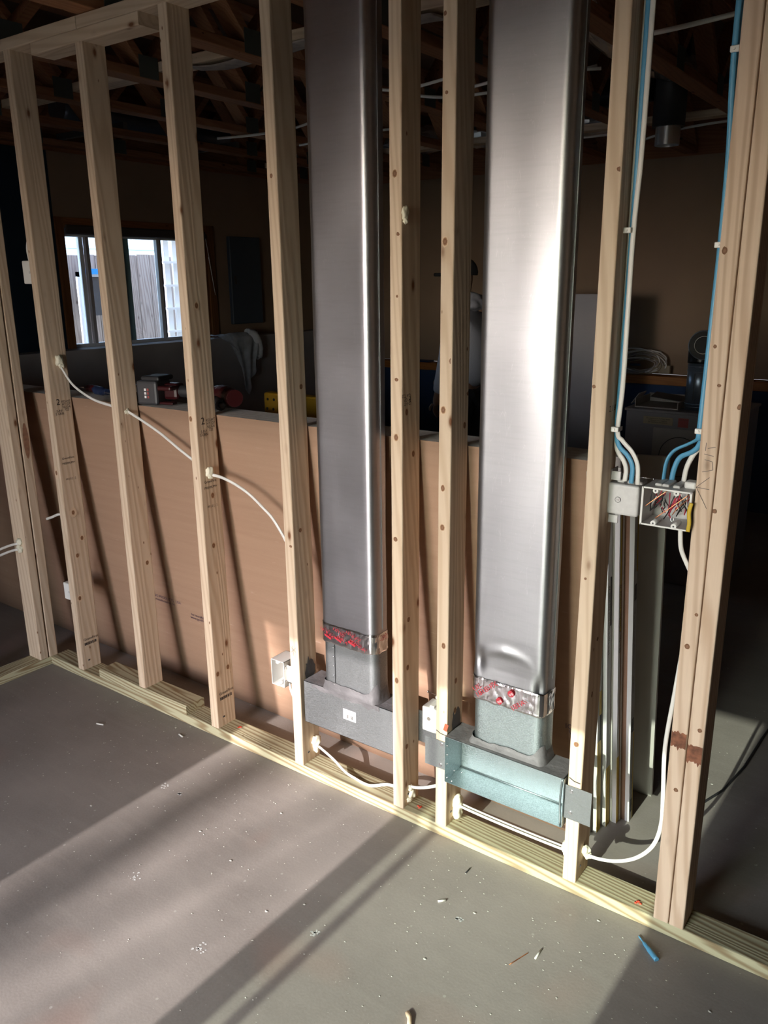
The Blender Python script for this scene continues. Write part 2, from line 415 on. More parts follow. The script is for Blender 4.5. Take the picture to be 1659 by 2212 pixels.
box('wall_panel', (XR, -3.6, 0), (XR+.12, 4.4, 2.86), 'wall_tan', wr)
wf = bpy.data.objects.new('wall_front', None); COL.objects.link(wf); wf['kind'] = 'structure'
box('wall_panel', (-2., YF-.15, 0), (.85, YF, 2.86), 'wall_white', wf)
box('wall_panel', (2.38, YF-.15, 0), (XR+.12, YF, 2.86), 'wall_white', wf)
box('wall_panel', (.85, YF-.15, 2.01), (2.38, YF, 2.86), 'wall_white', wf)
# glazed sliding door behind the camera
dr = bpy.data.objects.new('door_1', None); COL.objects.link(dr); dr['kind'] = 'structure'; dr.location = (1.6, YF, 0)
for a in ((.852, .0, 1.62, .03), (1.58, .03, 1.67, 2.0), (1.705, .03, 1.735, 2.0)):
    box('door_stile', (a[0], YF-.09, a[1]), (a[2] if a[2] > a[0] else a[0], YF-.04, a[3]), 'vinyl', dr)
box('door_sill', (1.62, YF-.09, 0), (2.37, YF-.04, .03), 'vinyl', dr)
box('door_pane', (.852, YF-.068, .03), (1.58, YF-.062, 2.008), 'glass_warm', dr)
box('door_pane', (1.67, YF-.068, .03), (2.378, YF-.062, 2.008), 'glass_green', dr)

# window in the left wall, with frame, sashes, blind and stained casing
wn = bpy.data.objects.new('window_1', None); COL.objects.link(wn); wn['kind'] = 'structure'; wn.location = (-2, 2.1, 1.2)
XW = -2.06
for y0, y1, z0, z1, m in ((1.5, 2.72, 1.2, 1.222, 'vinyl'), (1.5, 2.72, 1.915, 1.94, 'vinyl'), (1.5, 1.522, 1.222, 1.915, 'vinyl'), (2.66, 2.70, 1.222, 1.915, 'vinyl')):
    box('window_frame', (XW-.03, y0, z0), (XW+.03, y1, z1), m, wn)
for y0, y1, dx, m in ((1.645, 1.675, -.01, 'vinyl'), (1.676, 1.70, .02, 'wall_dim'), (1.955, 1.975, .02, 'vinyl'), (1.978, 2.035, 0, 'vinyl_green'), (2.27, 2.30, .015, 'vinyl'), (2.305, 2.33, -.01, 'panel_blue')):
    box('sash_stile', (XW-.015+dx, y0, 1.222), (XW+.015+dx, y1, 1.915), m, wn)
for y0, y1 in ((1.522, 1.645), (1.70, 1.955), (2.035, 2.27), (2.33, 2.66)):
    box('window_pane', (XW-.003, y0, 1.222), (XW+.001, y1, 1.915), 'glass_clear', wn)
lumber('casing', (-2.02, 1.44, 1.2), (-1.985, 1.5, 2.03), 'casing_z', wn)
lumber('casing', (-2.02, 2.72, 1.2), (-1.985, 2.79, 2.03), 'casing_z', wn)
lumber('casing', (-2.02, 1.5, 1.965), (-1.985, 2.72, 2.03), 'casing_y', wn)
lumber('jamb', (-2.09, 2.70, 1.2), (-2.0, 2.72, 1.965), 'casing_z', wn)
o = box('roller_blind', (-2.03, 1.505, 1.925), (-1.97, 2.70, 1.985), 'blind', bev=.012, seg=2)
tag(o, 'dark rolled-up blind across the head of the bright window', 'blind')
cable('pull_cord', [(-1.975, 2.69, 1.96), (-1.972, 2.715, 1.8), (-1.97, 2.74, 1.62), (-1.97, 2.755, 1.52), (-1.97, 2.742, 1.6), (-1.972, 2.71, 1.8)], 'cable_white', w=.0018, th=.0018,
      label='thin looped blind cord hanging beside the stained window casing', cat='cord')
o = box('breaker_box', (-2.0, 2.93, 1.29), (-1.965, 3.27, 1.96), 'panel_blue', bev=.004); tag(o, 'flat dark blue-grey breaker panel on the wall right of the window', 'breaker box')
o2 = box('latch', (-1.966, 2.955, 1.60), (-1.955, 2.98, 1.66), 'dark_plastic', o, bev=.002)

# outdoors beyond the window and the sliding door
box('ground', (-14, -30, .80), (-2.25, 14, .85), 'outdoor_ground', kind='structure')
box('yard', (-2.25, -40, -.3), (12, -3.85, -.05), 'outdoor_ground', kind='structure')
f = thing('wooden_fence', (-3.4, 3.2, .85), 'weathered grey board fence outside the window', 'fence')
for i in range(26):
    y = 2.0+i*.145; lumber('board', (-3.42, y, .85), (-3.40, y+.138, 1.855+random.uniform(-.01, .01)), 'weathered', f)
h = thing('neighbour_house', (-6.5, 5, .85), 'pale lap-sided house wall above the fence outside the window', 'house')
for i in range(20):
    z = .85+i*.17; bm = bmesh.new(); add_box(bm, (-6.6, -2, z), (-6.5, 12, z+.17))
    for v in bm.verts:
        if v.co.z < z+.01 and v.co.x > -6.55: v.co.x += .025
    finish('siding_board', bm, 'siding', h)
sc = thing('window_screen', (-3.3, 2.6, .85), 'dark mesh window screen with blue tape leaning on the fence outside', 'screen')
def yz(name, y0, y1, z0, z1, x, m, par, th=.02): return box(name, (x-th, y0, z0), (x, y1, z1), m, par)
yz('mesh', 2.49, 2.73, 1.35, 1.67, -3.3, 'dark_plastic', sc); yz('screen_frame', 2.45, 2.77, 1.67, 1.71, -3.29, 'vinyl', sc); yz('screen_frame', 2.45, 2.49, .85, 1.71, -3.29, 'vinyl', sc); yz('screen_frame', 2.73, 2.77, .85, 1.71, -3.29, 'vinyl', sc)
t_ = plain('blue_tape', (.02, .3, .8), .6); yz('blue_tape', 2.5, 2.74, 1.69, 1.735, -3.27, 'blue_tape', sc)
tr = thing('garden_trellis', (-3.1, 3.3, .85), 'white painted trellis standing outside behind the window', 'trellis')
for k in range(3): yz('upright', 3.22+k*.10, 3.28+k*.10, .85, 2.3, -3.1, 'vinyl', tr)
for k in range(7): yz('rung', 3.18, 3.52, .98+k*.20, 1.00+k*.20, -3.07, 'vinyl', tr)
rt_ = random.Random(21)
for i, (x, y, r, ln) in enumerate(((.60, -22, .06, .03), (.66, -27, .05, -.05))):
    bm = bmesh.new(); add_tube(bm, [(x+.12*math.sin(k*1.3+i)+ln*(k-7), y, -.05+k*1.3) for k in range(11)], r, r, 10); o = finish('tree_trunk', bm, 'bark')
    tag(o, ('bare tree in the yard behind the camera, the nearer one', 'bare slim tree in the yard behind the camera, the farther one')[i], 'tree')
    for k in range(7):
        z = (y*-.404)-1.8+k*.42; sx = rt_.choice((-1, 1)); p0 = Vector((x+.1*math.sin(z), y, z))
        bm = bmesh.new(); add_tube(bm, [p0, p0+Vector((sx*.25, .1, .35)), p0+Vector((sx*.5, .05, 1.0))], [.03, .022, .014], seg=6); finish('branch', bm, 'bark', o)

# ------------------------------------------------------------------ framed partition
bot = lumber('bottom_plate', (-.2, 0, 0), (3.6, .089, .038), 'treated_x'); tag(bot, 'pressure-treated greenish bottom plate running along the concrete under the studs', 'lumber')
top = thing('top_plate', (-.25, .044, H), 'pale pine top plate above the left studs, with a butt joint', 'lumber')
lumber('plate_length', (-.289, 0, H), (.427, .089, 2.44), 'pine_x', top); lumber('plate_length', (.4285, 0, H), (3.4, .089, 2.44), 'pine_x', top)
o = lumber('plate_block', (.152, -.002, .038), (.688, .087, .076), 'treated_x', bev=.005); tag(o, 'short mottled treated block on the bottom plate under the second stud', 'lumber')
o = lumber('plate_block', (.168, 0, H-.038), (.732, .089, H), 'pine_x'); tag(o, 'short pine block nailed under the top plate above the second stud', 'lumber')
o = lumber('bottom_plate', (-.289, -2.6, 0), (-.2, .035, .038), 'treated_y'); tag(o, 'treated bottom plate of the side wall at the far left corner', 'lumber')
o = lumber('top_plate', (-.289, -2.6, H), (-.2, -.001, 2.44), 'pine_y'); tag(o, 'top plate of the side wall meeting the corner at far left', 'lumber')
def stud(x, lab, z0=.038, z1=H, tdx=0., y0=0., mat='pine_z', w=.038):
    o = lumber('wall_stud', (x, y0, z0), (x+w, y0+.089, z1), mat, top_dx=tdx); return tag(o, lab, 'stud')
s1 = stud(0, 'leftmost full stud of the partition, standing on the bare treated plate')
s2 = stud(.4088, 'second stud from the left, standing on the mottled block', z0=.076, z1=H-.038, tdx=.003)
s3 = stud(.8211, 'third stud from the left, with the white cable foamed in at chest height')
s4 = stud(1.2343, 'stud just left of the left metal duct, with an open outlet box near its foot', tdx=-.010)
s5 = stud(1.645, 'stud just right of the left metal duct, with upside-down grade stamps', tdx=.002)
s6 = stud(1.8001, 'knotty stud just left of the right metal duct', tdx=.002)
s7 = stud(2.2128, 'stud just right of the right metal duct, beside the grey switch box', tdx=.0)
s8 = stud(2.4633, 'left half of the double end stud, strong wavy grain with brown stain band', tdx=.002, mat='fir_z')
s9 = stud(2.5035, 'right half of the double end stud, smoother face with brown stain blot', tdx=.002, mat='fir_z', w=.036)
c1 = lumber('wall_stud', (-.289, -.05, .038), (-.2, -.012, H), 'pine_z'); tag(c1, 'front corner stud at far left, with two cables foamed into its wide face', 'stud')
c2 = lumber('wall_stud', (-.289, -.006, .038), (-.2, .034, H), 'pine_z'); tag(c2, 'rear corner stud at far left with a long reddish blemish', 'stud')
for i, y in enumerate((-.46, -.87, -1.28, -1.69, -2.1)):
    o = lumber('wall_stud', (-.289, y, .038), (-.2, y+.038, H), 'pine_z'); tag(o, ('second', 'third', 'fourth', 'fifth', 'sixth')[i]+' stud of the side wall counting from the corner toward the camera', 'stud')
# stamps on the right faces of the studs
def side_text(st, x, s, y, z, size, flip=False, mat='ink', name='grade_stamp', stretch=1.):
    f_ = -1 if flip else 1
    return text(s, (x+.0008, y, z), (0, f_, 0), (0, 0, f_), size, mat, st, name, stretch)
for st, x, z in ((s1, .038, 1.147), (s3, .8591, 1.147)):
    side_text(st, x, '2', .028, z+.028, .034); side_text(st, x, 'S-P-F\nS.GRN', .03, z-.012, .013); side_text(st, x, 'KD-HT\nHT GP\nNLGA\n722', .062, z+.012, .013)
side_text(s1, .038, 'GreenFirst', .043, .952, .0125); side_text(s1, .038, 'PREMIUM+', .043, .931, .012)
side_text(s1, .038, '00 |:2 [ - ]', .045, .867, .011)
side_text(s3, .8591, 'GreenFirst', .043, .967, .0125); side_text(s3, .8591, 'PREMIUM+', .043, .946, .012); side_text(s3, .8591, '00 |:2 [ - ]', .045, .88, .011)
for st, x, z in ((s1, .038, .158), (s3, .8591, .158)):
    side_text(st, x, 'GreenFirst', .05, z+.012, .016); bars((x+.0008, .048, z-.008), Y_, Z_, .06, .012, 12, 'ink', st)
side_text(s5, 1.683, 'GreenFirst', .036, 1.475, .0135, True); side_text(s5, 1.683, 'PREMIUM+', .036, 1.503, .013, True)
side_text(s5, 1.683, '00 |:2 [ - ]', .04, 1.575, .011, True); side_text(s5, 1.683, '2\nS-P-F', .058, 1.30, .024, True); side_text(s5, 1.683, 'KD-HT\nHT GP\nNLGA 722', .03, 1.31, .013, True)
side_text(s7, 2.2508, '2.1 8-H', .05, 1.33, .02, name='grade_stamp')
# pencil marks and brown blots on the double end stud
def strokes(name, segs, y, mat, parent, w=.0012):
    bm = bmesh.new()
    for (x0, z0), (x1, z1) in segs:
        d = Vector((x1-x0, 0, z1-z0)).normalized(); nn = Vector((-d.z, 0, d.x))*w/2; a, b = Vector((x0, y, z0)), Vector((x1, y, z1))
        bm.faces.new([bm.verts.new(v) for v in (a-nn, b-nn, b+nn, a+nn)])
    return finish(name, bm, mat, parent)
strokes('pencil_mark', [((2.466, 1.18), (2.492, 1.205)), ((2.466, 1.18), (2.494, 1.178)), ((2.466, 1.18), (2.492, 1.135)), ((2.475, 1.215), (2.497, 1.222)), ((2.497, 1.222), (2.494, 1.24)), ((2.494, 1.24), (2.478, 1.243)), ((2.476, 1.255), (2.496, 1.252)), ((2.482, 1.268), (2.498, 1.272)), ((2.478, 1.280), (2.478, 1.262))], -.0009, 'pencil', s8)
def blot(par, x0, x1, zc, hh, sd, mat='rust'):
    bm = bmesh.new(); n = 10; T = []; B = []
    for i in range(n+1):
        x = x0+(x1-x0)*i/n
        T.append(bm.verts.new((x, -.0008, zc+hh*(.8+.35*noise.noise((i*.6+sd, 0, 0)))))); B.append(bm.verts.new((x, -.0008, zc-hh*(.8+.5*noise.noise((i*.7+sd, 5, 0))))))
    for i in range(n): bm.faces.new((B[i], B[i+1], T[i+1], T[i]))
    return finish('stain', bm, mat, par)
plain('rust', (.22, .085, .045), .8, nscale=55, namt=.5)
blot(s8, 2.4652, 2.5000, .560, .026, 1); blot(s9, 2.5045, 2.5385, .535, .028, 4)
for st, xa, xb, z in ((s6, 1.803, 1.836, .352), (s7, 2.217, 2.248, .352)): strokes('pencil_mark', [((xa, z+.004), (xa+.014, z-.003)), ((xa+.014, z-.003), (xb, z-.004))], -.0009, 'ink', st, .0028)
strokes('orange_mark', [((1.832, .362), (1.838, .385))], -.0009, 'mark_red', s6, .012)
strokes('pencil_mark', [((1.237, .47), (1.262, .455)), ((1.247, .475), (1.25, .44)), ((1.24, .45), (1.262, .472))], -.0009, 'pencil', s4)
# knots that show one by one: slightly proud discs with a dark core
t = NT('knot'); tc = t.n('TexCoord'); gr = t.n('TexGradient', {'Vector': tc.outputs['Object']}, gradient_type='SPHERICAL')
m_ = t.n('Mapping', {'Vector': tc.outputs['Object'], 'Scale': (125, 125, 90)}); t.set(gr.inputs[0], m_.outputs[0])
nz = t.n('TexNoise', {'Vector': tc.outputs['Object'], 'Scale': 300.})
t.P(Base_Color=t.ramp(t.math('MULTIPLY_ADD', nz.outputs['Fac'], .35, t.math('ADD', gr.outputs['Fac'], -.15)), [(.05, (.66, .50, .35)), (.22, (.40, .22, .11)), (.5, (.17, .075, .035)), (.8, (.26, .13, .07))]), Roughness=.7)
KN = [('s1', 0, 0.014, 0.895, 0.0138, 0.0295), ('s3', 0, 0.834, 1.185, 0.0096, 0.0123), ('s4', 0, 1.244, 1.905, 0.0065, 0.0065), ('s4', 0, 1.274, 0.691, 0.0074, 0.0059), ('s4', 0, 1.258, 0.819, 0.0073, 0.0044), ('s5', 0, 1.665, 1.879, 0.0102, 0.0105), ('s5', 0, 1.667, 1.365, 0.0078, 0.005), ('s5', 0, 1.665, 1.208, 0.0142, 0.0114), ('s5', 0, 1.674, 1.735, 0.0059, 0.0047), ('s5', 0, 1.662, 0.473, 0.0086, 0.011), ('s5', 0, 1.67, 1.581, 0.0045, 0.0036), ('s5', 0, 1.661, 0.915, 0.0098, 0.0066), ('s6', 0, 1.815, 2.045, 0.0054, 0.0044), ('s6', 0, 1.815, 1.712, 0.0114, 0.0137), ('s6', 0, 1.837, 1.422, 0.0074, 0.0071), ('s6', 0, 1.815, 1.296, 0.0135, 0.012), ('s6', 0, 1.816, 1.086, 0.0077, 0.0099), ('s6', 0, 1.816, 0.976, 0.011, 0.0088), ('s6', 0, 1.824, 0.629, 0.0082, 0.0104), ('s6', 0, 1.809, 2.211, 0.0053, 0.0053), ('s7', 0, 2.245, 1.844, 0.0061, 0.0049), ('s7', 0, 2.219, 1.383, 0.0053, 0.0042), ('s7', 0, 2.23, 0.459, 0.009, 0.0072), ('s7', 0, 2.227, 0.916, 0.0042, 0.0034), ('s8', 0, 2.476, 1.673, 0.007, 0.0075), ('s8', 0, 2.476, 1.483, 0.0048, 0.0039), ('s8', 0, 2.492, 1.403, 0.0049, 0.0039), ('s8', 0, 2.481, 0.803, 0.008, 0.0064), ('s8', 0, 2.488, 0.425, 0.007, 0.0056), ('s8', 0, 2.494, 0.885, 0.0053, 0.0042), ('s9', 0, 2.537, 1.361, 0.006, 0.0058), ('s9', 0, 2.528, 0.601, 0.0068, 0.0054), ('s9', 0, 2.509, 1.132, 0.0063, 0.005), ('s1', 0.038, 0.063, 0.612, 0.0159, 0.0114), ('s1', 0.038, 0.037, 0.727, 0.0219, 0.0188), ('s1', 0.038, 0.021, 0.36, 0.0193, 0.0173), ('s1', 0.038, 0.033, 0.544, 0.0127, 0.0095), ('s1', 0.038, 0.166, 1.249, 0.0247, 0.0185), ('s1', 0.038, 0.294, 2.192, 0.0176, 0.0159), ('s2', 0.4468, 0.088, 1.232, 0.0113, 0.0085), ('s2', 0.4468, 0.065, 0.585, 0.0119, 0.0089), ('s3', 0.8591, 0.049, 0.916, 0.0133, 0.0111), ('s3', 0.8591, 0.037, 0.738, 0.0134, 0.0145), ('s3', 0.8591, 0.036, 1.549, 0.0149, 0.0164), ('s3', 0.8591, 0.014, 0.254, 0.0168, 0.0117), ('s3', 0.8591, 0.065, 0.262, 0.017, 0.0119), ('s4', 1.2723, 0.059, 1.314, 0.0117, 0.0084), ('s4', 1.2723, 0.03, 0.867, 0.0097, 0.0073), ('s4', 1.2723, -0.013, 0.429, 0.01, 0.006), ('s5', 1.683, 0.016, 2.236, 0.0092, 0.01), ('s5', 1.683, 0.001, 2.002, 0.0076, 0.0125), ('s5', 1.683, 0.023, 1.276, 0.0084, 0.0113), ('s5', 1.683, 0.055, 1.155, 0.0086, 0.0103), ('s5', 1.683, 0.031, 0.664, 0.0113, 0.0081), ('s5', 1.683, 0.026, 0.511, 0.0115, 0.0097), ('s5', 1.683, 0.02, 0.248, 0.0118, 0.0085), ('s5', 1.683, 0.052, 1.502, 0.0082, 0.0087), ('s6', 1.8381, 0.035, 1.487, 0.0099, 0.0106), ('s6', 1.8381, 0.083, 1.333, 0.0082, 0.0086), ('s6', 1.8381, 0.069, 1.248, 0.0103, 0.0099), ('s6', 1.8381, 0.072, 1.759, 0.0077, 0.0069), ('s6', 1.8381, 0.029, 2.115, 0.0072, 0.0097), ('s6', 1.8381, 0.045, 0.506, 0.0089, 0.0121), ('s6', 1.8381, 0.043, 0.411, 0.009, 0.0135), ('s7', 2.2508, 0.043, 0.746, 0.0078, 0.0058), ('s7', 2.2508, -0.029, 1.632, 0.005, 0.007), ('s7', 2.2508, 0.03, 0.596, 0.0059, 0.0095)]
ST = {'s1': s1, 's2': s2, 's3': s3, 's4': s4, 's5': s5, 's6': s6, 's7': s7, 's8': s8, 's9': s9}
for nm, xp, a_, z, ra, rz in KN:
    st = ST[nm]; bm = bmesh.new(); sd = random.random()*50; x_lo = {'s1': 0, 's3': .8211, 's4': 1.2343, 's5': 1.645, 's6': 1.8001, 's7': 2.2128, 's8': 2.4633, 's9': 2.5035}.get(nm, 0)
    vs = []
    for k in range(14):
        an = k*math.pi/7; q = 1+.25*noise.noise((math.cos(an)*1.5+sd, math.sin(an)*1.5, 0)); u_, v_ = ra*.8*q*math.cos(an), rz*q*math.sin(an)
        if xp == 0: vs.append((min(max(a_+u_, x_lo+.002), x_lo+.035), -.0007, z+v_))
        else: vs.append((xp+.0007+.0004, min(max(a_+u_, .003), .086), z+v_))
    cx_, cy_, cz_ = [sum(v[i] for v in vs)/14 for i in range(3)]
    c = bm.verts.new((0, 0, 0)); rg = [bm.verts.new((v[0]-cx_, v[1]-cy_, v[2]-cz_)) for v in vs]
    for k in range(14): bm.faces.new((c, rg[k], rg[(k+1) % 14]))
    o = obj('knot', bm, 'knot', st); o.location = Vector((cx_, cy_, cz_))-world_loc(st)
bm = bmesh.new(); cv = [(-.1992, .006+.012*math.cos(k*math.pi/8)+.008, 1.0+.075*math.sin(k*math.pi/8)) for k in range(16)]
bm.faces.new([bm.verts.new(v) for v in cv]); plain('blemish', (.30, .15, .09), .8, nscale=60, namt=.3); finish('blemish', bm, 'blemish', c2)

# nail heads (kept as one tiny part per stud foot)
for st, x in ((s1, 0), (s3, .8211), (s4, 1.2343), (s5, 1.645), (s6, 1.8001), (s7, 2.2128)):
    bm = bmesh.new(); add_cyl(bm, (x+.037, .03, .075), (x+.0395, .03, .074), .004, seg=8); finish('nail', bm, 'dark_plastic', st)

# sheet-metal screws dropped red marks on the plate
for i, (x, y) in enumerate(((.86+.06, .05), (1.72, .035), (2.416, .028))):
    bm = bmesh.new()
    for k in range(5): add_ball(bm, (x+random.uniform(-.006, .006), y+random.uniform(-.005, .005), .0395), .004, 1, .5, (1, 1, .4))
    o = finish('red_screw_head', bm, 'mark_red', bot)

# ------------------------------------------------------------------ ducts
def rprofile(x0, x1, y0, y1, r, n=7, nf=14):
    """counter-clockwise rounded rectangle, front edge finely divided"""
    P = []
    def arc(cx, cy, a0):
        for k in range(n+1):
            a = a0+math.pi/2*k/n; P.append((cx+r*math.cos(a), cy+r*math.sin(a)))
    for k in range(nf): P.append((x0+r+(x1-x0-2*r)*k/nf, y0))
    arc(x1-r, y0+r, -math.pi/2); arc(x1-r, y1-r, 0)
    for k in range(1, 4): P.append((x1-r-(x1-x0-2*r)*k/4, y1))
    arc(x0+r, y1-r, math.pi/2); arc(x0+r, y0+r, math.pi)
    return P[:-1]
def loft(name, prof, zs, disp, mat, parent, off=0., cap=False):
    bm = bmesh.new(); cx = sum(p[0] for p in prof)/len(prof); cy = sum(p[1] for p in prof)/len(prof); rings = []; N = len(prof)
    for z in zs:
        rg = []
        for i, (x, y) in enumerate(prof):
            tx, ty = prof[(i+1) % N][0]-prof[i-1][0], prof[(i+1) % N][1]-prof[i-1][1]; l = math.hypot(tx, ty) or 1
            nx, ny = ty/l, -tx/l; d = off+disp(x, y, z)
            rg.append(bm.verts.new((x+nx*d, y+ny*d, z)))
        rings.append(rg)
    for a, b in zip(rings, rings[1:]):
        for k in range(N):
            f = bm.faces.new((a[k], a[(k+1) % N], b[(k+1) % N], b[k])); f.smooth = True
    return finish(name, bm, mat, parent)
def frange(a, b, n): return [a+(b-a)*i/n for i in range(n+1)]
def soft(a): return lambda x, y, z: a*noise.noise((x*9, y*9, z*2.3))+a*.5*noise.noise((x*5+7, y*5, z*6.1))
SMO = soft(.0016)
d1 = thing('wall_duct', (1.47, .045, .36), 'left flat galvanised duct rising between studs, darker and smooth', 'duct')
P1 = rprofile(1.365, 1.578, .004, .086, .024); P2 = rprofile(1.912, 2.134, .002, .086, .024)
loft('duct_body', P1, frange(.53, 2.86, 70), SMO, 'duct_metal', d1)
loft('duct_collar', rprofile(1.367, 1.580, .006, .086, .026), frange(.36, .545, 8), lambda x, y, z: -.001+SMO(x, y, z), 'galv_dull', d1)
d2 = thing('wall_duct', (2.02, .045, .35), 'right flat galvanised duct rising between studs, brighter with a dented foot', 'duct')
def dent(x, y, z):
    d = SMO(x, y, z)
    if y < .03:
        h_ = max(0, 1-abs(z-.60)/.10)
        u = (x-1.912)/.222
        cx_ = .16+.1*max(0, z-.6)
        d -= .010*math.exp(-((u-.10)/.07)**2-((z-.618)/.03)**2)
        d -= .011*math.exp(-((u-.93)/.06)**2-((z-.572)/.035)**2)
        arch = .66-.9*(u-.5)**2*.16
        d += .005*math.exp(-((z-arch)/.014)**2)*max(0, 1-abs(u-.45)/.4)
        d -= .004*h_*math.sin(math.pi*min(1, max(0, u)))
    return d
P2f = rprofile(1.912, 2.134, .002, .086, .024, nf=40)
loft('duct_body', P2f, frange(.50, .75, 50)+frange(.76, 2.86, 60), dent, 'duct_metal_warm', d2)
loft('duct_collar', rprofile(1.915, 2.136, .004, .086, .028), frange(.345, .53, 8), lambda x, y, z: -.001+SMO(x, y, z), 'galv', d2)
# collar seam with rivets on the left duct
box('seam', (1.4205, .0035, .37), (1.4215, .0055, .53), 'dark_plastic', d1)
for k in range(5):
    bm = bmesh.new(); add_ball(bm, (1.416, .0045, .385+k*.032), .0028, 1); finish('rivet', bm, 'zinc_screw', d1)
bm = bmesh.new(); add_box(bm, (1.5775, .046, .6), (1.580, .050, 2.86)); finish('lock_seam', bm, 'duct_metal', d1)
bm = bmesh.new(); add_box(bm, (2.1335, .046, .6), (2.136, .050, 2.86)); finish('lock_seam', bm, 'duct_metal_warm', d2)
# crinkled foil tape with red print
def tape(duct, P, zc, hw, seed, slope=0.):
    def cr(x, y, z): return .0020+.0022*abs(noise.noise((x*38+seed, y*38, z*38)))+.0008*abs(noise.noise((x*120+seed, y*120, z*30)))
    bm = bmesh.new(); N = len(P); rings = []; fine = []
    for i in range(N):
        a, b = P[i], P[(i+1) % N]; k = max(1, int(math.hypot(b[0]-a[0], b[1]-a[1])/.0035))
        for j in range(k): fine.append((a[0]+(b[0]-a[0])*j/k, a[1]+(b[1]-a[1])*j/k))
    N = len(fine); x0 = min(p[0] for p in P)
    for r_ in range(15):
        rg = []
        for i, (x, y) in enumerate(fine):
            tx, ty = fine[(i+1) % N][0]-fine[i-1][0], fine[(i+1) % N][1]-fine[i-1][1]; l = math.hypot(tx, ty) or 1
            zz = zc+slope*(x-x0)+hw*(r_/7-1)*(1+.12*noise.noise((x*40+seed, y*40, r_//14)))
            d = cr(x, y, zz) if 0 < r_ < 14 else .0012
            rg.append(bm.verts.new((x+ty/l*d, y-tx/l*d, zz)))
        rings.append(rg)
    for a, b in zip(rings, rings[1:]):
        for k in range(N): bm.faces.new((a[k], a[(k+1) % N], b[(k+1) % N], b[k]))
    return finish('foil_tape', bm, 'foil', duct)
tp1 = tape(d1, P1, .558, .032, 3); tp2 = tape(d2, P2, .532, .034, 9)
TX = (.93, 0, -.37); TY = (.37, 0, .93)
def on(x, z, y=-.0045): return (x, y, z)
for x, z, s, sz in ((1.398, .562, '181B-FX', .014), (1.446, .574, 'LISTED', .013), (1.458, .552, '1581A', .014), (1.500, .574, '181B-FX', .014), (1.518, .548, 'PREMIUM', .013)):
    text(s, on(x, z, -.0032), TX, TY, sz, 'red_ink', tp1, 'tape_print', 1.2)
for x, z in ((1.400, .545), (1.440, .545), (1.494, .545)):
    bm = bmesh.new(); vs = [Vector((x-.012, 0, z+.012)), Vector((x+.014, 0, z+.002)), Vector((x+.014, 0, z-.005)), Vector((x-.012, 0, z+.005))]
    bm.faces.new([bm.verts.new((v.x, -.003, v.z)) for v in vs]); finish('tape_print', bm, 'red_ink', tp1)
text('1581A\nLISTED', (1.5835, .05, .575), (0, 1, 0), (0, 0, 1), .011, 'red_ink', tp1, 'tape_print')
UX = (.75, 0, .66); UY = (-.66, 0, .75)
for x, z, s in ((1.966, .538, '181B-FX'), (2.062, .519, '181A'), (1.936, .535, 'UL')): text(s, on(x, z, -.0052), UX, UY, .020, 'red_ink', tp2, 'tape_print', 1.2)
for x, z in ((2.006, .515), (2.040, .547)):
    bm = bmesh.new(); c = Vector((x, -.0053, z)); bm.faces.new([bm.verts.new(c+Vector((.0095*math.cos(k*math.pi/10), 0, .0095*math.sin(k*math.pi/10)))) for k in range(20)])
    finish('tape_logo', bm, 'red_ink', tp2); text('ipg', (x, -.0056, z), UX, UY, .011, 'white_label', tp2, 'tape_logo', 1.1)

# mastic skirts
def skirt(duct, P, z0, z1, w, seed):
    def dsp(x, y, z):
        t = (z-z0)/(z1-z0); return w*(1-t)**2*(1+.7*noise.noise((x*30+seed, y*30, z*10)))+.0015+.001*noise.noise((x*70, y*70+seed, z*120))
    N = len(P); bm = bmesh.new(); rings = []
    for j in range(9):
        rg = []
        for i, (x, y) in enumerate(P):
            tx, ty = P[(i+1) % N][0]-P[i-1][0], P[(i+1) % N][1]-P[i-1][1]; l = math.hypot(tx, ty) or 1
            top_ = z1+.006*noise.noise((x*14+seed, y*14, 0))+.004*noise.noise((x*60, y*60, seed))+(.035*math.exp(-((x-max(p[0] for p in P))/.02)**2))
            z = z0+(top_-z0)*j/8; d = w*(1-j/8)**2.2*(1+.5*noise.noise((x*30+seed, y*30, j*.4)))+.0012*(1-j/9)+.0003
            rg.append(bm.verts.new((x+ty/l*d, max(y-tx/l*d, .0), z)))
        rings.append(rg)
    for a, b in zip(rings, rings[1:]):
        for k in range(N):
            f_ = bm.faces.new((a[k], a[(k+1) % N], b[(k+1) % N], b[k])); f_.smooth = True
    return finish('mastic_seal', bm, 'mastic', duct)
skirt(d1, P1, .3595, .388, .006, 2); skirt(d2, P2f, .3535, .375, .007, 6)

# left boot: closed box opening toward the back room
def sheet(bm, lo, hi, mi=0): add_box(bm, lo, hi, 0, 1, mi)
b1 = thing('duct_boot', (1.46, .05, .207), 'dull grey closed duct boot box with a barcode sticker between studs', 'duct boot')
bm = bmesh.new(); T = .0012
sheet(bm, (1.282, .008, .207), (1.6435, .008+T, .357)); sheet(bm, (1.282, .008, .207), (1.282+T, .098, .357)); sheet(bm, (1.6435-T, .008, .207), (1.6435, .098, .357))
sheet(bm, (1.282, .008, .357-T), (1.6435, .098, .357)); sheet(bm, (1.282, .008, .207), (1.6435, .098, .207+T)); finish('boot_body', bm, 'galv_dull', b1)
box('mounting_ear', (1.646, .0905, .232), (1.752, .0917, .34), 'galv_dull', b1)
box('mounting_ear', (1.17, .0905, .232), (1.281, .0917, .34), 'galv_dull', b1)
o = box('sticker', (1.447, .0072, .272), (1.498, .0078, .308), 'white_label', b1)
text('SHT MTL BOOT\n10 X 3-1/4', (1.472, .0068, .299), X_, Z_, .0065, 'ink', o, 'print'); bars((1.472, .0068, .284), X_, Z_, .036, .013, 18, 'ink', o)
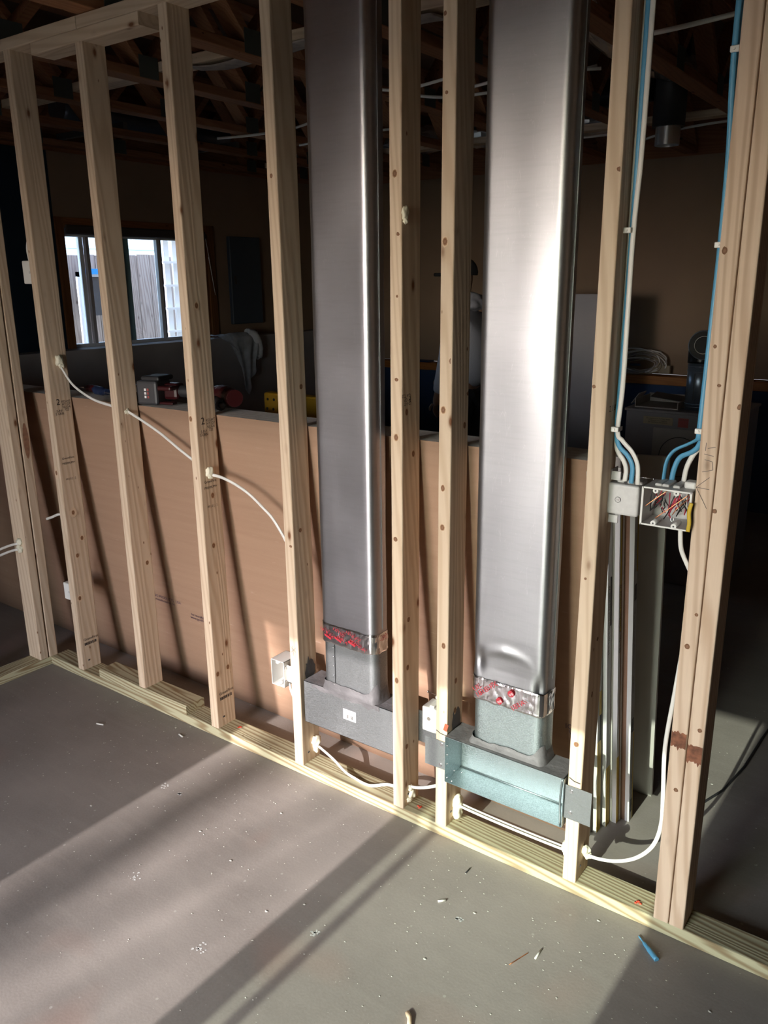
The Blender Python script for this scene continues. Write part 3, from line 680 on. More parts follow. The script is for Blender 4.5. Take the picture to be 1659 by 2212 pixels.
def smear(name, x0, x1, y0, y1, z, seed, par, vertical=False):
    """a thin brushed coat of mastic with a ragged edge"""
    bm = bmesh.new(); nx, ny = 40, 6; G = []
    for i in range(nx+1):
        row = []
        for j in range(ny+1):
            u, v = i/nx, j/ny; x = x0+(x1-x0)*u
            if vertical: zz = z-(y1-y0)*v*(.75+.6*noise.noise((u*9+seed, 0, 0))+.25*noise.noise((u*31+seed, 2, 0))); p_ = (x, .0065-.0008*noise.noise((u*30, v*8, seed)), zz)
            else: p_ = (x, y0+(y1-y0)*v, z+.0014+.0012*noise.noise((u*22, v*7, seed)))
            row.append(bm.verts.new(p_))
        G.append(row)
    for i in range(nx):
        for j in range(ny):
            f_ = bm.faces.new((G[i][j], G[i+1][j], G[i+1][j+1], G[i][j+1])); f_.smooth = True
    bmesh.ops.recalc_face_normals(bm, faces=bm.faces)
    return finish(name, bm, 'mastic', par)
smear('mastic_coat', 1.284, 1.642, .0085, .0965, .357, 1, b1); smear('mastic_coat', 1.32, 1.59, 0, .022, .358, 4, b1, True)
# dark mastic dabs on the studs beside the boots
def dab(st, x, z, seed, w=.05, hgt=.045):
    bm = bmesh.new(); vs = [bm.verts.new((x+.0009, .052+w*.5*math.cos(a)*(1+.5*noise.noise((a*2, seed, 0))), z+hgt*math.sin(a)*(1+.6*noise.noise((a*3, seed, 4))))) for a in [k*math.pi/12 for k in range(24)]]
    bm.faces.new(vs); return finish('mastic_dab', bm, 'mastic_dark', st)
dab(s4, 1.2723, .372, 3); dab(s6, 1.8381, .372, 8)

# right boot: open to the front, with riveted hems and screwed ears
b2 = thing('duct_boot', (2.02, .04, .203), 'bright open galvanised duct boot box facing the room, screwed to two studs', 'duct boot')
bm = bmesh.new(); x0, x1, z0, z1 = 1.8395, 2.2075, .203, .352
sheet(bm, (x0, .082, z0), (x1-.02, .0832, z1)); sheet(bm, (x0, -.012, z1-T), (x1, .083, z1)); sheet(bm, (x0, -.012, z0), (x1, .083, z0+T)); sheet(bm, (x0, -.012, z0), (x0+T, .083, z1)); sheet(bm, (x1-T, -.012, z0), (x1, .083, z1))
finish('boot_body', bm, 'galv', b2)
bm = bmesh.new(); add_tube(bm, [(x0+.003, .0805, z0+.003), (x1-.003, .0805, z0+.003)], .002, raw=True); finish('hem', bm, 'galv', b2)
bm = bmesh.new(); add_tube(bm, [(x1-.006, -.008, z0+.003), (x1-.012, -.002, .28), (x1-.006, -.008, z1-.004)], .003); finish('hem', bm, 'galv', b2)
e1 = box('mounting_ear', (1.766, -.0032, .234), (1.838, -.002, .326), 'galv_dull', b2); e2 = box('mounting_ear', (2.2085, -.0032, .232), (2.282, -.002, .333), 'galv_dull', b2)
for e, pts in ((e1, ((1.823, .316), (1.82, .247))), (e2, ((2.226, .318), (2.226, .253)))):
    for x, z in pts:
        bm = bmesh.new(); add_cyl(bm, (x, -.003, z), (x, -.0062, z), .0042, seg=6); add_cyl(bm, (x, -.003, z), (x, -.0042, z), .006, seg=12); finish('screw', bm, 'zinc_screw', e)
for p_ in ((x0+.0025, -.002, .318), (x0+.0025, -.002, .288), (x0+.0025, -.002, .258), (x0+.0025, -.002, .212), (x0+.0025, .04, .212), (x0+.018, .0, .2045), (x0+.02, .055, .2045)):
    bm = bmesh.new(); add_ball(bm, p_, .0032, 1); finish('rivet', bm, 'zinc_screw', b2)
smear('mastic_coat', 1.842, 2.205, -.0115, .0825, .352, 11, b2)

# ------------------------------------------------------------------ cables and foam in the partition
NMC = 'white cable runs through the studs'
cable('electrical_cable', [(.038, .05, 1.325), (.06, .05, 1.30), (.121, .05, 1.243), (.232, .05, 1.20), (.341, .05, 1.184), (.409, .046, 1.180)], 'cable_white', 'white cable sagging from the foam blob on the first stud to the second stud')
cable('electrical_cable', [(.447, .041, 1.173), (.52, .045, 1.145), (.606, .05, 1.108), (.70, .05, 1.062), (.76, .05, 1.034), (.822, .05, 1.005)], 'cable_white', 'white cable slanting down from the second stud to the third')
cable('electrical_cable', [(.859, .042, .992), (.912, .05, .985), (.98, .05, .968), (1.04, .05, .943), (1.10, .05, .905), (1.14, .05, .875), (1.191, .05, .81), (1.22, .05, .75), (1.234, .05, .71)], 'cable_white', 'white cable curving down from the third stud toward the outlet box stud')
cable('electrical_cable', [(1.272, .064, .090), (1.30, .06, .085), (1.364, .05, .070), (1.42, .04, .050), (1.462, .035, .0445), (1.53, .03, .0445), (1.60, .03, .075), (1.645, .03, .083)], 'cable_white', 'white cable sagging onto the plate under the closed grey boot box')
cable('electrical_cable', [(1.683, .032, .10), (1.72, .035, .108), (1.76, .045, .122), (1.80, .05, .145)], 'cable_white', 'short white cable between the two close studs near the plate')
for dy in (0, .012):
    cable('electrical_cable', [(1.845, .048+dy, .093), (1.90, .05+dy, .088), (2.0, .05+dy, .086), (2.1, .045+dy, .090), (2.2128, .04+dy, .096)], 'cable_white', 'white cable under the open boot box, %s of the twin pair' % ('front' if dy == 0 else 'rear'), w=.004, th=.003)
cable('electrical_cable', [(2.2508, .043, .108), (2.29, .05, .103), (2.34, .062, .110), (2.39, .065, .142), (2.43, .06, .20), (2.446, .058, .27), (2.445, .055, .36), (2.440, .05, .5), (2.452, .045, .66), (2.4615, .04, .78)], 'cable_white', 'white cable looping from the last single stud up the double stud')
cable('electrical_cable', [(2.430, .04, 1.082), (2.431, .04, 1.055), (2.436, .04, 1.02), (2.450, .04, .99), (2.4615, .04, .97)], 'cable_white', 'white cable dropping out below the open box to the double stud')
cable('electrical_cable', [(-.2, .06, .655), (-.15, .055, .672), (-.09, .05, .695), (-.045, .05, .70), (0, .05, .70)], 'cable_white', 'white cable between the corner studs and the first stud')
for k, z in enumerate((.565, .540)):
    cable('electrical_cable', [(-.24, -.05, z+.002), (-.255, -.09, z), (-.275, -.2, z-.02), (-.26, -.34, z-.012), (-.245, -.46, z)], 'cable_white', ('upper', 'lower')[k]+' white cable leaving the foamed corner stud at far left')
foam([((.045, .05, 1.335), .016, (.9, 1, 1.5)), ((.048, .055, 1.318), .013, (1, 1, 1))], 'smooth foam blob around the cable on the first stud')
foam([((.4475, .041, 1.172), .010, (.5, 1.2, 1))], 'small foam ring around the cable on the second stud')
foam([((.862, .040, 1.000), .014, (.9, 1, 1.4)), ((.864, .043, .985), .011, (.8, 1.2, .8))], 'foam blob around the cable on the third stud')
foam([((1.280, .063, .105), .019, (.8, 1, 1)), ((1.278, .066, .075), .014, (.8, .9, 1.2)), ((1.278, .06, .09), .012, (1, 1, 1))], 'lumpy foam blob at the foot of the stud left of the left duct')
foam([((1.690, .035, .096), .010, (.8, 1, 1)), ((1.690, .042, .075), .013, (.7, 1, 1.6)), ((1.688, .030, .058), .010, (.8, 1.2, .9))], 'drooping foam blob at the foot of the stud right of the left duct')
foam([((1.846, .055, .100), .019, (.8, 1, 1.1)), ((1.847, .052, .066), .020, (.8, 1, 1.1))], 'large foam blob at the foot of the knotty stud by the open boot')
foam([((1.795, .045, .13), .012, (.6, 1, 1.8))], 'thin foam smear on the left face of the knotty stud')
foam([((2.205, .03, .118), .014, (.7, 1, 1.2)), ((2.206, .035, .095), .010, (.7, 1, 1))], 'foam blob left of the last single stud under the open boot')
foam([((2.258, .045, .120), .013, (.9, 1, 1.1)), ((2.262, .05, .102), .011, (1.1, 1, .9))], 'foam blob right of the last single stud where the cable loops out')
foam([((1.688, .012, 1.785), .013, (.7, 1, 1.3)), ((1.689, .012, 1.768), .008, (.7, 1, 1.3))], 'small hardened foam drip high on the stud right of the left duct')
foam([((-.238, -.053, .575), .017, (1.1, .6, .9)), ((-.236, -.054, .545), .017, (1.1, .6, .9))], 'double foam blob on the corner stud at far left')

# cables beside the switch boxes, with plastic cable staples
def flatc(pts, m, lab): return cable('electrical_cable', pts, m, lab, side=None, w=.006, th=.0034)
gx = 2.2575
flatc([(gx+.008, .047, 2.86), (gx+.005, .05, 2.3), (gx+.002, .055, 1.9), (gx, .06, 1.70), (gx+.001, .06, 1.4), (gx+.001, .06, 1.28), (2.262, .06, 1.232), (2.28, .06, 1.205), (2.287, .06, 1.185), (2.286, .06, 1.157)], 'cable_white', 'left white cable running down the stud into the grey box')
flatc([(gx+.018, .038, 2.86), (gx+.012, .04, 2.3), (gx+.010, .045, 1.9), (gx+.007, .05, 1.70), (gx+.005, .05, 1.4), (gx+.004, .05, 1.28), (2.268, .052, 1.243), (2.290, .055, 1.22), (2.303, .055, 1.195), (2.303, .055, 1.155)], 'cable_blue', 'blue cable running down the stud into the grey box')
flatc([(gx+.03, .034, 2.86), (gx+.024, .035, 2.3), (gx+.02, .04, 1.9), (gx+.012, .045, 1.70), (gx+.013, .045, 1.4), (gx+.008, .045, 1.28), (2.277, .05, 1.255), (2.302, .05, 1.23), (2.317, .05, 1.20), (2.320, .05, 1.155)], 'cable_white', 'right white cable running down the stud into the grey box')
hx = 2.4565
flatc([(hx, .012, 2.86), (hx-.002, .016, 2.3), (hx-.006, .025, 2.04), (hx-.003, .045, 1.86), (hx-.003, .05, 1.69), (hx-.004, .045, 1.5), (hx-.006, .04, 1.30), (2.447, .045, 1.278), (2.425, .055, 1.262), (2.395, .06, 1.243), (2.380, .06, 1.215), (2.376, .06, 1.168)], 'cable_blue', 'outer blue cable curving left into the open box')
flatc([(hx-.002, .026, 2.86), (hx-.004, .03, 2.3), (hx-.004, .04, 2.04), (hx-.001, .058, 1.86), (hx-.001, .06, 1.69), (hx-.001, .055, 1.5), (hx-.002, .05, 1.30), (2.450, .055, 1.265), (2.435, .06, 1.245), (2.408, .065, 1.228), (2.397, .065, 1.2), (2.393, .065, 1.168)], 'cable_blue', 'inner blue cable curving left into the open box')
flatc([(hx, .065, 2.3), (hx+.001, .07, 1.9), (hx, .075, 1.5), (2.455, .075, 1.30), (2.450, .07, 1.262), (2.435, .066, 1.235), (2.424, .065, 1.205), (2.420, .065, 1.168)], 'cable_white', 'white cable tucked behind the blue ones entering the open box')
for i, (x, y, z) in enumerate(((2.258, .048, 1.722), (2.262, .045, 1.283), (2.452, .032, 2.045), (2.452, .055, 1.686), (2.451, .045, 1.297))):
    bm = bmesh.new(); add_box(bm, (x-.008, y-.016, z-.006), (x+.010, y-.011, z+.006), .0015); add_box(bm, (x-.006, y-.012, z-.005), (x-.004, y+.014, z+.005)); add_box(bm, (x+.008, y-.012, z-.005), (x+.0095, y+.014, z+.005)); add_cyl(bm, (x, y-.016, z), (x, y-.019, z), .0025, seg=8)
    o = finish('cable_staple', bm, 'plastic_white')
    tag(o, ('white cable staple high on the stud beside the right duct', 'white cable staple just above the grey switch box', 'top white cable staple on the double end stud', 'middle white cable staple on the double end stud', 'white cable staple just above the open wire box')[i], 'cable staple')

# ------------------------------------------------------------------ electrical boxes
def lug(bm, c, r, y0, y1): add_cyl(bm, (c[0], y0, c[1]), (c[0], y1, c[1]), r, seg=14)
gb = thing('switch_box', (2.27, .06, 1.07), 'grey plastic switch box seen from its closed back, beside the stud', 'electrical box')
bm = bmesh.new(); add_box(bm, (2.2325-.012, .05, 1.074), (2.325, .118, 1.150), .006, 3); finish('box_body', bm, 'plastic_grey', gb)
for x in (2.235, 2.272, 2.297, 2.316):
    bm = bmesh.new(); add_box(bm, (x-.009, .07, 1.148), (x+.009, .11, 1.158), .004, 2); finish('knockout_rib', bm, 'plastic_grey', gb)
for z0_, z1_ in ((1.156, 1.182), (1.050, 1.074)):
    bm = bmesh.new(); add_box(bm, (2.2515, .06, z0_), (2.2535, .10, z1_)); add_box(bm, (2.2525, .06, z0_), (2.275, .064, z1_-.004), .001); finish('mounting_tab', bm, 'plastic_grey', gb)
bm = bmesh.new(); add_cyl(bm, (2.276, .0503, 1.112), (2.276, .0488, 1.112), .0062, seg=24); finish('knockout_ring', bm, 'plastic_grey', gb)
bm = bmesh.new(); add_tube(bm, [(2.276+.0066*math.cos(a), .0485, 1.112+.0066*math.sin(a)) for a in [k*math.pi/10 for k in range(21)]], .0005, seg=6, raw=True); finish('knockout_ring', bm, 'dark_plastic', gb)
text('2G', (2.276, .0484, 1.112), X_, Z_, .006, 'pencil', gb, 'moulded_mark')
for k, (p0, p1) in enumerate((((2.250, .07, 1.170), (2.29, .072, 1.172)), ((2.300, .085, 1.165), (2.345, .085, 1.165)))):
    bm = bmesh.new(); add_cyl(bm, p0, p1, .0013, seg=6); add_cyl(bm, p1, (p1[0]+.002, p1[1], p1[2]), .003, seg=8); finish('nail', bm, 'zinc_screw', gb)

ob_ = thing('switch_box', (2.41, 0, 1.075), 'white open two-gang switch box full of coloured wires on the double stud', 'electrical box')
A, B, C, D, DP = 2.352, 2.4615, 1.080, 1.168, .075
bm = bmesh.new(); t2 = .0025
for lo, hi in (((A, -.01, C), (A+t2, DP, D)), ((B-t2, -.01, C), (B, DP, D)), ((A, -.01, C), (B, DP, C+t2)), ((A, -.01, D-t2), (B, DP, D)), ((A, DP-t2, C), (B, DP, D))): add_box(bm, lo, hi, .0006)
finish('box_body', bm, 'plastic_grey', ob_)
bm = bmesh.new()
for lo, hi in (((A-.001, -.0125, C-.001), (A+.004, -.0095, D+.001)), ((B-.004, -.0125, C+.06), (B+.001, -.0095, D+.001)), ((A, -.0125, C-.001), (B, -.0095, C+.003)), ((A, -.0125, D-.003), (B, -.0095, D+.001))): add_box(bm, lo, hi, .0008)
finish('box_rim', bm, 'plastic_white', ob_)
for x in (2.382, 2.428):
    for z in (C+.006, D-.006):
        bm = bmesh.new(); lug(bm, (x, z), .006, -.012, .03); finish('screw_boss', bm, 'plastic_white', ob_)
        bm = bmesh.new(); lug(bm, (x, z), .002, -.0126, -.0118); finish('screw_hole', bm, 'dark_plastic', ob_)
for x in (2.38, 2.396, 2.42):
    bm = bmesh.new(); add_box(bm, (x-.008, .012, D-.002), (x+.008, .07, D+.006), .003, 2); finish('knockout_rib', bm, 'plastic_grey', ob_)
bm = bmesh.new(); add_box(bm, (2.434, .02, D), (2.460, .05, D+.016), .004, 2); finish('cable_clamp', bm, 'plastic_white', ob_)
bm = bmesh.new()
for k in range(9):
    v = [(B-.003+.004*math.sin(k*.6)*.4, -.0135, C+.002+k*.0072), (B+.003, -.0135+.0, C+.002+k*.0072)]
add_tube(bm, [(B-.001, -.0135, C), (B+.0005, -.014, C+.02), (B-.002, -.014, C+.045), (B+.0015, -.0135, C+.066)], .0045, .0015, 8, side=(1, 0, 0)); finish('yellow_tape', bm, 'tape_yellow', ob_)
rw = random.Random(3)
def wires(parent, mats, n, r, x0, x1, z0, z1, y0, y1, name='wire'):
    for k in range(n):
        xa = rw.uniform(x0, x1); xb = min(max(xa+rw.uniform(-.035, .035), x0), x1); za, zb = rw.uniform(z0, z0+.03), rw.uniform(z1-.025, z1)
        ym = rw.uniform(y0, y1); pts = [(xa, ym, zb), (xa+(xb-xa)*.3, ym-.004, zb+(za-zb)*.35), (xa+(xb-xa)*.7+rw.uniform(-.004, .004), ym, zb+(za-zb)*.7), (xb, ym+.004, za)]
        bm = bmesh.new(); add_tube(bm, pts, r, seg=6, n=6); finish(name, bm, mats[k % len(mats)], parent)
wires(ob_, ['wire_black', 'wire_red', 'wire_black', 'wire_black', 'wire_red', 'cable_white'], 34, .0013, A+.012, B-.008, C+.008, D-.008, .006, .05)
for p in ([(2.360, -.006, 1.122), (2.378, -.004, 1.139), (2.404, .0, 1.162)], [(2.385, -.008, 1.098), (2.418, -.006, 1.128), (2.452, .0, 1.160)], [(2.421, -.004, 1.110), (2.432, -.004, 1.128), (2.456, .01, 1.155)]):
    bm = bmesh.new(); add_tube(bm, p, .0011, seg=6); finish('bare_wire', bm, 'copper', ob_)
bm = bmesh.new(); add_tube(bm, [(2.421, -.003, 1.108), (2.419, -.005, 1.101), (2.421, -.006, 1.096), (2.425, -.005, 1.098), (2.4245, -.004, 1.104)], .0009, seg=6); finish('bare_wire', bm, 'zinc_screw', ob_)

oo = thing('outlet_box', (1.2, .03, .31), 'white open single outlet box on the stud left of the left duct', 'electrical box')
A, B, C, D = 1.150, 1.2075, .312, .405; bm = bmesh.new()
for lo, hi in (((A, -.005, C), (A+t2, .07, D)), ((B-t2, -.005, C), (B, .07, D)), ((A, -.005, C), (B, .07, C+t2)), ((A, -.005, D-t2), (B, .07, D)), ((A, .07-t2, C), (B, .07, D))): add_box(bm, lo, hi, .0006)
finish('box_body', bm, 'plastic_white', oo)
bm = bmesh.new(); add_box(bm, (1.2, .01, .33), (1.233, .015, .39), .001); finish('mounting_tab', bm, 'plastic_white', oo)
for z in (C+.006, D-.006):
    bm = bmesh.new(); lug(bm, (1.179, z), .006, -.006, .03); finish('screw_boss', bm, 'plastic_white', oo)
wires(oo, ['copper', 'cable_white', 'wire_black'], 6, .0013, 1.175, 1.2, C+.012, D-.012, .01, .05)
for z0_, z1_ in ((.397, .375), (.345, .33)):
    bm = bmesh.new(); add_tube(bm, [(1.206, -.002, z1_), (1.214, -.004, z0_-.004), (1.228, 0, z0_)], .0014, seg=6); finish('wire_hook', bm, 'zinc_screw', oo)
cable('electrical_cable', [(1.206, .02, .318), (1.212, .02, .295), (1.224, .022, .265), (1.233, .024, .245)], 'cable_white', 'short white cable curling from the outlet box down to the stud', w=.005)

kb = thing('outlet_box', (1.76, .07, .31), 'grey closed-back outlet box left of the knotty stud above the ear', 'electrical box')
bm = bmesh.new(); add_box(bm, (1.7325, .03, .318), (1.796, .09, .398), .004, 2); finish('box_body', bm, 'plastic_grey', kb)
bm = bmesh.new(); add_box(bm, (1.755, .035, .397), (1.772, .088, .404), .003, 2); finish('knockout_rib', bm, 'plastic_grey', kb)
bm = bmesh.new(); add_cyl(bm, (1.757, .0298, .362), (1.757, .0288, .362), .006, seg=20); finish('knockout_ring', bm, 'pencil', kb)
bm = bmesh.new(); add_box(bm, (1.745, .085, .40), (1.80, .1, .408), .001); finish('mounting_tab', bm, 'plastic_grey', kb)
bm = bmesh.new(); add_cyl(bm, (1.715, .092, .412), (1.78, .088, .408), .0014, seg=6); add_cyl(bm, (1.713, .092, .412), (1.716, .092, .412), .004, seg=8); finish('nail', bm, 'zinc_screw', kb)

for z, lab, up_ in ((.3265, 'small white closed outlet box on the left face of the first stud, low down', True), (1.62, 'white closed box high on the left face of the first stud', False)):
    lb = thing('outlet_box', (-.04, .06, z), lab, 'electrical box')
    w_ = .047 if up_ else .052; hh = .075 if up_ else .085
    bm = bmesh.new(); add_box(bm, (-.045 if not up_ else -.043, .03, z), (-.001, .09, z+hh), .004, 2); bm2 = None
    for v in bm.verts:
        if v.co.x < -.02: v.co.x -= .044 if up_ else .052
    finish('box_body', bm, 'plastic_white', lb)
    bm = bmesh.new(); add_cyl(bm, (-.05, .0302, z+hh/2), (-.05, .0292, z+hh/2), .005, seg=16); finish('knockout_ring', bm, 'plastic_grey', lb)
cable('electrical_cable', [(-.038, .05, .401), (-.045, .05, .44), (-.035, .05, .47), (-.002, .05, .50)], 'cable_white', 'short white cable curving up from the low box on the first stud')
cable('electrical_cable', [(-.075, .05, 1.705), (-.08, .05, 1.75), (-.06, .05, 1.79), (-.02, .05, 1.81), (-.001, .05, 1.815)], 'cable_white', 'white cable curving into the top of the high box on the first stud')
cable('electrical_cable', [(-.07, .05, 1.621), (-.062, .05, 1.585), (-.035, .05, 1.55), (-.001, .05, 1.53)], 'cable_white', 'white cable curving out below the high box on the first stud', w=.004)

# ------------------------------------------------------------------ leaning stack of plasterboard
YB_R = [.236, .250, .284, .298, .328, .342, .362, .378, .392, .406, .555]
YT = [.092+.0135*i for i in range(11)]
XE = [2.188, 2.190, 2.200, 2.198, 2.212, 2.210, 2.232, 2.236, 2.262, 2.258, 2.278]
FACE = ['kraft', 'board_face', 'board_face', 'kraft', 'board_face', 'kraft', 'board_face', 'kraft', 'kraft', 'board_face', 'board_face']
THK = .0125
ORD = ['front', 'second', 'third', 'fourth', 'fifth', 'sixth', 'seventh', 'eighth', 'ninth', 'tenth', 'rearmost']
for i in range(11):
    nx, nz = 30, 8; xl = -1.45+.02*((i*5) % 4); xr = XE[i]; zt = 1.188 if i < 10 else 1.15
    ybl = .270+.0135*i; yt_l = YT[i]; yt_r = YT[i] if i < 10 else .40
    bm = bmesh.new(); F = [[None]*(nz+1) for _ in range(nx+1)]; Bk = [[None]*(nz+1) for _ in range(nx+1)]
    for a in range(nx+1):
        for b in range(nz+1):
            u, v = a/nx, b/nz; x = xl+(xr-xl)*u
            ub = (x+1.45)/3.65
            yb = ybl+(YB_R[i]-ybl)*ub; ytp = yt_l+(yt_r-yt_l)*max(0, ub)**6
            y = yb+(ytp-yb)*v - .012*math.sin(math.pi*v)*(1-ub)*0
            F[a][b] = bm.verts.new((x, y, zt*v)); Bk[a][b] = bm.verts.new((x, y+THK, zt*v))
    fr, bk, ed = [], [], []
    for a in range(nx):
        for b in range(nz):
            f1 = bm.faces.new((F[a][b], F[a+1][b], F[a+1][b+1], F[a][b+1])); f1.material_index = 0; f1.smooth = True
            f2 = bm.faces.new((Bk[a][b], Bk[a][b+1], Bk[a+1][b+1], Bk[a+1][b])); f2.material_index = 1; f2.smooth = True
    for b in range(nz):
        for a, fl in ((0, 1), (nx, 0)):
            q = (F[a][b], F[a][b+1], Bk[a][b+1], Bk[a][b]); f3 = bm.faces.new(q if fl else q[::-1]); f3.material_index = 2
    for a in range(nx):
        for b, fl in ((0, 0), (nz, 1)):
            q = (F[a][b], F[a+1][b], Bk[a+1][b], Bk[a][b]); f3 = bm.faces.new(q if fl else q[::-1]); f3.material_index = 2
    fm = FACE[i]; om = 'board_face' if fm == 'kraft' else 'kraft'
    o = obj('drywall_sheet', bm, [fm, om, 'gypsum']); sh0 = sh0 if i else o
    lab = {0: 'front brown-backed plasterboard sheet leaning behind the studs', 10: 'rearmost plasterboard sheet, its pale face showing at the right end'}.get(i, ORD[i]+' sheet back in the leaning plasterboard stack, its edge showing at the right end')
    tag(o, lab, 'drywall sheet', 'leaning stack of drywall sheets')
    # end tape on the right edge, printed, part yellow
    if i in (0, 2, 4, 6, 8):
        cols = [(0, 1.16, 'paper_white', -.0012, .0265)]+{0: [(0, .2, 'tape_yellow', -.001, .027)], 2: [(0, .33, 'tape_yellow', -.001, .027), (.33, .42, 'ink', .016, .027), (.42, .5, 'tape_yellow', .012, .027)], 4: [(0, .22, 'tape_yellow', -.001, .027), (.7, .85, 'ink', .018, .027)],
                6: [(0, .25, 'tape_yellow', -.001, .027), (.5, .62, 'ink', .019, .027), (.68, 1.1, 'tape_yellow', .008, .027)], 8: []}[i]
        for za, zb, m_, ya_, yb2 in cols:
            bm = bmesh.new(); q = []
            ub = (xr+1.45)/3.65
            for v in (za/zt, zb/zt):
                for dy in (ya_, yb2):
                    for dx in ((-.012, .0012) if m_ == 'paper_white' else (0, .0018)):
                        y = YB_R[i]+(yt_l+(yt_r-yt_l)*ub**6-YB_R[i])*v; q.append(bm.verts.new((xr+dx, y+dy, zt*v)))
            for ix in ((0, 1, 3, 2), (4, 6, 7, 5), (0, 4, 5, 1), (2, 3, 7, 6), (1, 5, 7, 3), (0, 2, 6, 4)): bm.faces.new([q[j] for j in ix])
            finish('end_tape', bm, m_, o)
        ye = lambda z: YB_R[i]+(yt_l-YB_R[i])*z/zt
        LEAN = Vector((0, yt_l-YB_R[i], zt)).normalized(); SID = Vector((0, LEAN.z, -LEAN.y))
        if i == 8:
            for z, s in ((.92, 'fabricationcomponents/panel board'), (.66, 'Gold Bond Building Products, LLC Charlotte, NC 28211'), (.50, '(ICC) NYSE listed'), (.13, 'Purple The thinnest strongest')):
                text(s, (xr+.0022, ye(z)+.010, z), LEAN, -SID, .010, 'ink', o, 'print', .8)
            for z in (.80, .36, .06): bars((xr+.0022, ye(z)+.013, z), LEAN, SID, .05, .016, 16, 'ink', o)
            for za, zb in ((0, .33), (.86, 1.15)):
                bm = bmesh.new(); bm.faces.new([bm.verts.new((xr+.002, ye(z)+dy, z)) for z, dy in ((za, .019), (za, .0262), (zb, .0262), (zb, .019))]); finish('yellow_strip', bm, 'tape_yellow', o)
        elif i in (2, 4, 6):
            text('5/8 in. Type X  Gold Bond  Fire-Shield  XP', (xr+.0022, ye(.72)+.009, .72), LEAN, -SID, .014, 'ink', o, 'print', .9)
# printing on the kraft face
def on_board(s, x, z, size, mat='purple_ink'):
    ub = (x+1.45)/3.65; yb = .270+(.236-.270)*ub; y = yb+(.092-yb)*z/1.188
    up_ = Vector((0, .092-yb, 1.188)).normalized(); xd = Vector((1, -.0093*(1-z/1.188), 0)).normalized()
    n_ = xd.cross(up_); up2 = n_.cross(xd)
    text(s, Vector((x, y, z))+n_*.0012, xd, up2, size, mat, sh0, 'print')
on_board('Gold Bond   BUILDING PRODUCTS  USA\nfabricado por   manufactured by', .30, .365, .018)
on_board('for installation\nwww.goldbond...', .56, .33, .017)
on_board('1220\n5 la 1\nsubject\nmonte.', 1.862, .43, .018)
on_board('ICC ES\nWSL', 2.155, .375, .024)

# ------------------------------------------------------------------ things on the stack
ZT = 1.189
tl = thing('screwdriver', (.0, .23, ZT), 'red-handled screwdriver lying on the stack between the first two studs', 'screwdriver')
bm = bmesh.new(); add_cyl(bm, (-.20, .255, ZT+.012), (-.06, .225, ZT+.014), .0035, seg=8); finish('shaft', bm, 'chrome', tl)
for nm, a, b, m_ in (('handle', (-.06, .225, ZT+.016), (.045, .20, ZT+.018), 'tool_red'),):
    bm = bmesh.new(); add_tube(bm, [(-.06, .225, ZT+.015), (-.035, .22, ZT+.016), (0, .212, ZT+.018), (.04, .203, ZT+.018)], [.008, .013, .016, .015, .016, .014], seg=8); finish(nm, bm, m_, tl)
kn_ = thing('putty_knife', (.08, .19, ZT), 'blue-handled tool lying beside the red screwdriver', 'hand tool')
bm = bmesh.new(); add_tube(bm, [(.03, .20, ZT+.018), (.09, .18, ZT+.019), (.16, .17, ZT+.019)], [.010, .018, .017, .012], seg=10); finish('handle', bm, 'tool_blue', kn_)
bm = bmesh.new(); add_box(bm, (.16, .155, ZT+.017), (.23, .185, ZT+.0185)); finish('blade', bm, 'chrome', kn_)
tm = thing('tape_measure', (.335, .20, ZT), 'yellow and chrome tape measure on the stack between second and third studs', 'tape measure')
bm = bmesh.new(); add_box(bm, (.29, .16, ZT), (.36, .20, ZT+.058), .012, 3); finish('case', bm, 'chrome', tm)
bm = bmesh.new(); add_box(bm, (.285, .155, ZT+.012), (.33, .205, ZT+.04), .006, 2); finish('grip_band', bm, 'tool_yellow', tm)
bm = bmesh.new(); add_box(bm, (.355, .165, ZT+.004), (.385, .19, ZT+.008), .001); finish('tape_blade', bm, 'tool_yellow', tm)
kb_ = thing('drill_bit_holder', (.375, .13, ZT), 'small black cylinder lying in front of the tape measure', 'bit holder')
bm = bmesh.new(); add_cyl(bm, (.365, .125, ZT+.020), (.405, .135, ZT+.020), .02, seg=12); finish('barrel', bm, 'black_rubber', kb_)
bm = bmesh.new(); add_cyl(bm, (.405, .135, ZT+.020), (.415, .1375, ZT+.020), .010, seg=12); finish('stem', bm, 'dark_plastic', kb_)
im = thing('impact_driver', (.6, .18, ZT), 'red and black cordless driver lying with its big battery toward the camera', 'power tool')
mt = Matrix.Translation((.475, .145, ZT+.047)) @ Matrix.Rotation(R(14), 4, 'Z')
bm = bmesh.new(); add_box(bm, (-.045, -.045, -.045), (.045, .045, .042), .009, 2, mtx=mt); finish('battery', bm, 'dark_plastic', im)
bm = bmesh.new(); add_box(bm, (-.030, -.035, .040), (.05, .06, .058), .008, 2, mtx=mt); finish('battery_clip', bm, 'black_rubber', im)
for dz in (0, .012):
    bm = bmesh.new()
    for r_ in range(3): add_box(bm, (-.008+dz, -.0465, -.02+r_*.013), (.0+dz, -.0452, -.011+r_*.013), mtx=mt)
    finish('battery_print', bm, 'white_label' if dz == 0 else 'label_red', im)
bm = bmesh.new(); add_box(bm, (.035, .0, -.03), (.10, .055, .03), .012, 2, mtx=mt); add_box(bm, (.028, -.038, .008), (.10, .03, .024), .006, 2, mtx=mt); add_box(bm, (.035, -.03, -.044), (.10, .0, -.034), .004, 2, mtx=mt); finish('red_housing', bm, 'tool_red', im)
bm = bmesh.new(); add_tube(bm, [mt @ Vector((.09, .03, 0)), mt @ Vector((.16, .03, .0)), mt @ Vector((.20, .035, .01))], .022, seg=10); finish('grip', bm, 'black_rubber', im)
